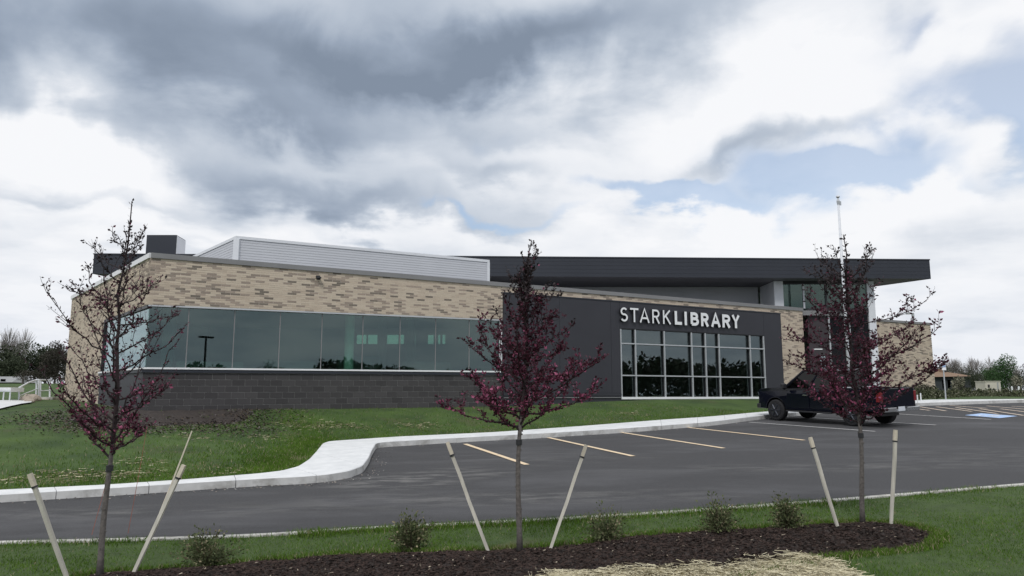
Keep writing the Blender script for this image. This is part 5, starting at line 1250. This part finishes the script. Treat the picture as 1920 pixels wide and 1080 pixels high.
# right side: hedge, low wall, house, shed, trees
hp = []
hl = [(atY(x, 742, Y).x, Y) for x, Y in ((1695, 37.6), (1760, 38.2), (1840, 39), (1930, 40.5), (2040, 42))]
he = empty('hedge', (hl[0][0], hl[0][1], 1.95), 0, 'long low green hedge behind the right-hand pavement', 'hedge')
P_, D_ = [], []
for (xa, ya), (xb, yb_) in zip(hl[:-1], hl[1:]):
    n = 4200; s = rng.random(n); w_ = rng.normal(0, .55, n)
    top = .40+.09*np.sin(s*17+xa)+.07*np.sin(s*41)
    z = top*np.sqrt(rng.random(n))*np.exp(-(w_/1.1)**2)
    P_.append(np.stack([xa+(xb-xa)*s-hl[0][0], ya+(yb_-ya)*s+w_-hl[0][1], z], 1)); D_.append(rng.normal(0, 1, (n, 3))+np.array([0, 0, .6]))
leafmesh(np.vstack(P_), np.vstack(D_), .11, 'foliage', ['hedge', 'far_pale'], he, (rng.random(n*4) < .16))
mb = MB()
for k in range(70):
    s = k/70*len(hl); i = min(int(s), len(hl)-2); f = min(1, s-i) if i < len(hl)-1 else 1; x = hl[i][0]+(hl[i+1][0]-hl[i][0])*f-hl[0][0]; y = hl[i][1]+(hl[i+1][1]-hl[i][1])*f-hl[0][1]; mb.tube([(x, y, -.1), (x+rng.uniform(-.1, .1), y, .3)], .015, 4)
mb.build('stems', 'shrubd', he, kind='stuff')
a, b = atY(1795, 736, 75), atY(1990, 734, 78)
lw = MB().hexa([(a.x, 75, 1.5), (b.x, 78, 1.5), (b.x, 78.4, 1.5), (a.x, 75.4, 1.5), (a.x, 75, 2.42), (b.x, 78, 2.50), (b.x, 78.4, 2.50), (a.x, 75.4, 2.42)]).build('low_wall', 'concrete_worn'); tag(lw, 'long low pale concrete wall beyond the right-hand hedge', 'wall')
hb = atY(1762, 736, 95); s_ = 95/1400
bh_ = empty('brown_house', (hb.x, 95, 2.0), 0, 'dark walled house with a low brown roof right of the brick annex', 'house')
def hz_(y): return atY(1780, y, 95).z-2.0
MB().box(-5, 60*s_, 0, 7, 0, hz_(707)).build('wall', 'hwall', bh_)
rf = MB().add([(-5.4, -.5, hz_(708)), (61*s_, -.5, hz_(705.5)), (61*s_, 7.5, hz_(705.5)), (-5.4, 7.5, hz_(708)), (-5, 3, hz_(694)), (36*s_, 3, hz_(695))], [(0, 1, 5, 4), (1, 2, 5), (2, 3, 4, 5), (3, 0, 4), (3, 2, 1, 0)]).build('roof', 'roof', bh_)
MB().box(27*s_, 32*s_, 2.5, 3.5, hz_(700), hz_(690)).build('chimney', 'roof', rf)
MB().tube([(34.5*s_, 2.5, hz_(700)), (34.5*s_, 2.5, hz_(680))], .16, 8).build('flue', 'darkmetal', rf)
for x in (6, 16, 30, 42): MB().box(x*s_, (x+5)*s_, -.04, 0, 1.0, hz_(712)).build('window', 'cglass', bh_)
cb = atY(1849, 735, 74); s2 = 74/1400
c_ = empty('pale_shed', (cb.x, 74, 2.0), 0, 'small cream block shed with two dark window openings beyond the hedge', 'shed')
zt = atY(1860, 715.5, 74).z-2.0; w1_ = 28*s2
MB().box(0, w1_, 0, 1.6, -.2, zt).build('wall', 'cream', c_)
MB().box(-.05, w1_+.05, -.06, 1.66, zt+.002, zt+.06).build('roof', 'cream', c_, bevel=.01)
MB().box(0-.01, w1_*.7, -.03, -.002, zt*.48, zt*.52).build('ledge', 'greyroof', c_)
for z in (.60, .16): MB().box(w1_*.14, w1_*.27, -.03, -.003, zt*z, zt*(z+.20)).build('opening', 'darkmetal', c_)
MB().box(w1_*.76, w1_*.86, -.02, -.002, 0, zt*.95).build('corner_strip', 'greyroof', c_)
rt = [(1752, 680, 30, 104, 'far_dark'), (1778, 688, 40, 108, 'far_dark'), (1800, 681, 34, 112, 'far_brown'), (1825, 684, 36, 106, 'far_dark'), (1843, 679, 34, 104, 'far_dark'), (1800, 712, 26, 88, 'far_brown'), (1832, 700, 36, 92, 'far_dark'),
      (1880, 669, 56, 98, 'far_green'), (1862, 690, 30, 94, 'far_green'), (1915, 684, 40, 96, 'far_dark'), (1945, 680, 50, 98, 'far_brown'), (1990, 676, 60, 100, 'far_dark')]
rl_ = ['dark tree directly behind the brick annex edge at right', 'dark tree rising over the brown house roof', 'brown tree behind the chimney of the brown house', 'dark tree right of the brown house', 'dark evergreen left of the big round green tree', 'brown shrub-like tree in front of the brown house', 'low brown tree between house and shed',
       'big round bright green tree behind the pale shed', 'green lobe of foliage left of the big round tree', 'dark tree right of the big round green tree', 'brown tree cut by the right edge', 'dark tree beyond the right edge']
for i, (x, yt, w_, Y, m) in enumerate(rt): far_tree(x, yt, 738, w_, Y, m, rl_[i], 80+i, 8000 if m == 'far_green' else 3600, trunk_frac=.04, zb=2.0)
for i, (x, yt, w_) in enumerate(((1770, 676, 28), (1790, 673, 26), (1812, 675, 28), (1832, 674, 24), (1858, 671, 24), (1905, 679, 26))):
    far_tree(x, yt, 738, w_, 118, 'far_bare', ['leafless tree behind the annex edge', 'tallest leafless tree behind the brown house', 'leafless tree above the flue of the brown house', 'leafless tree right of the brown house', 'leafless tree just left of the big green tree', 'leafless tree just right of the big green tree'][i], 110+i, 900, bare=True, leaf=.45, name='bare_tree', zb=2.0, group='leafless trees on the right skyline')
far_tree(1796, 705, 740, 20, 58, 'far_pale', 'young pale leafed tree in front of the brown house', 131, 420, leaf=.16, name='young_tree', zb=2.0, group='saplings beyond the hedge')
far_tree(1905, 702, 740, 20, 60, 'far_pale', 'young pale leafed tree right of the shed', 132, 420, leaf=.16, name='young_tree', zb=2.0, group='saplings beyond the hedge')
for x in (1898, 1911):
    b = atY(x, 736, 58); g_ = empty('white_bollard', (b.x, 58, 2.0), 0, 'short white post %s of the sapling beyond the hedge' % ('left' if x < 1900 else 'right'), 'bollard', 'white posts by the sapling'); MB().tube([(0, 0, 0), (0, 0, .75)], .06, 8).build('post', 'white', g_); MB().tube([(0, 0, .75), (0, 0, .83)], [.075, .03], 8).build('cap', 'silver', g_)
for i, (x, y) in enumerate(((1727, 752), (1721, 756))):
    b = onplane(x, y, .15); g_ = empty('path_marker', tuple(b), 0, 'small white marker post by the annex shrubs, %s one' % ('farther' if i == 0 else 'nearer'), 'marker', 'white marker posts'); MB().tube([(0, 0, 0), (0, 0, .32)], .025, 6).build('post', 'white', g_); MB().tube([(0, 0, .32), (0, 0, .36)], [.035, .02], 6).build('cap', 'silver', g_)
for i, (x, Y, s) in enumerate(((1706, 41, .9), (1728, 42, 1.0), (1748, 42.5, .9), (1690, 40.5, .8))):
    b = atY(x, 742, Y); t = empty('foundation_shrub', (b.x, Y, 1.95), 0, ['reddish brown shrub at the foot of the annex wall, second from left', 'reddish brown shrub below the middle of the annex wall', 'rightmost low shrub at the annex wall corner', 'leftmost low shrub at the annex wall'][i], 'shrub', 'shrubs at the foot of the annex')
    p, v = crown_pts(700, 1.2*s, .9*s, .75*s, .05, 150+i, 5); leafmesh(p, v+rng.normal(0, .7, (700, 3)), .10, 'foliage', ['far_brown', 'hedge'], t, (rng.random(700) < .4)); MB().tube([(0, 0, -.1), (0, 0, .4)], .03, 5).build('stems', 'shrubd', t)
# woods, a bare tree and lamps behind the photographer: they show in the glass
P_, D_ = [], []
n = 110000; a_ = rng.uniform(R(60), R(300), n); rr2 = rng.uniform(95, 125, n); hz2 = 6.0+1.0*np.sin(a_*9)+.9*np.sin(a_*23+1)+.6*np.sin(a_*51)+.4*np.sin(a_*131)
z = hz2*np.sqrt(rng.random(n)); P_ = np.stack([rr2*np.sin(a_), rr2*np.cos(a_), z+.5], 1)
wd = leafmesh(P_, rng.normal(0, 1, (n, 3)), .95, 'distant_woods', ['far_dark', 'far_brown'], None, (rng.random(n) < .4)); 
for x, y, wh_ in ((-16, -30, 'leftmost'), (6, -42, 'middle'), (30, -34, 'rightmost')):
    t = empty('parking_lamp', (x, y, .5), 0, wh_+' of three dark parking lamps mirrored in the window glass', 'lamp', 'parking lamps behind the viewer')
    MB().tube([(0, 0, 0), (0, 0, 8.5)], .12, 8).build('pole', 'darkmetal', t); MB().box(-.9, .9, -.2, .2, 8.4, 8.6).build('lamp_head', 'darkmetal', t)
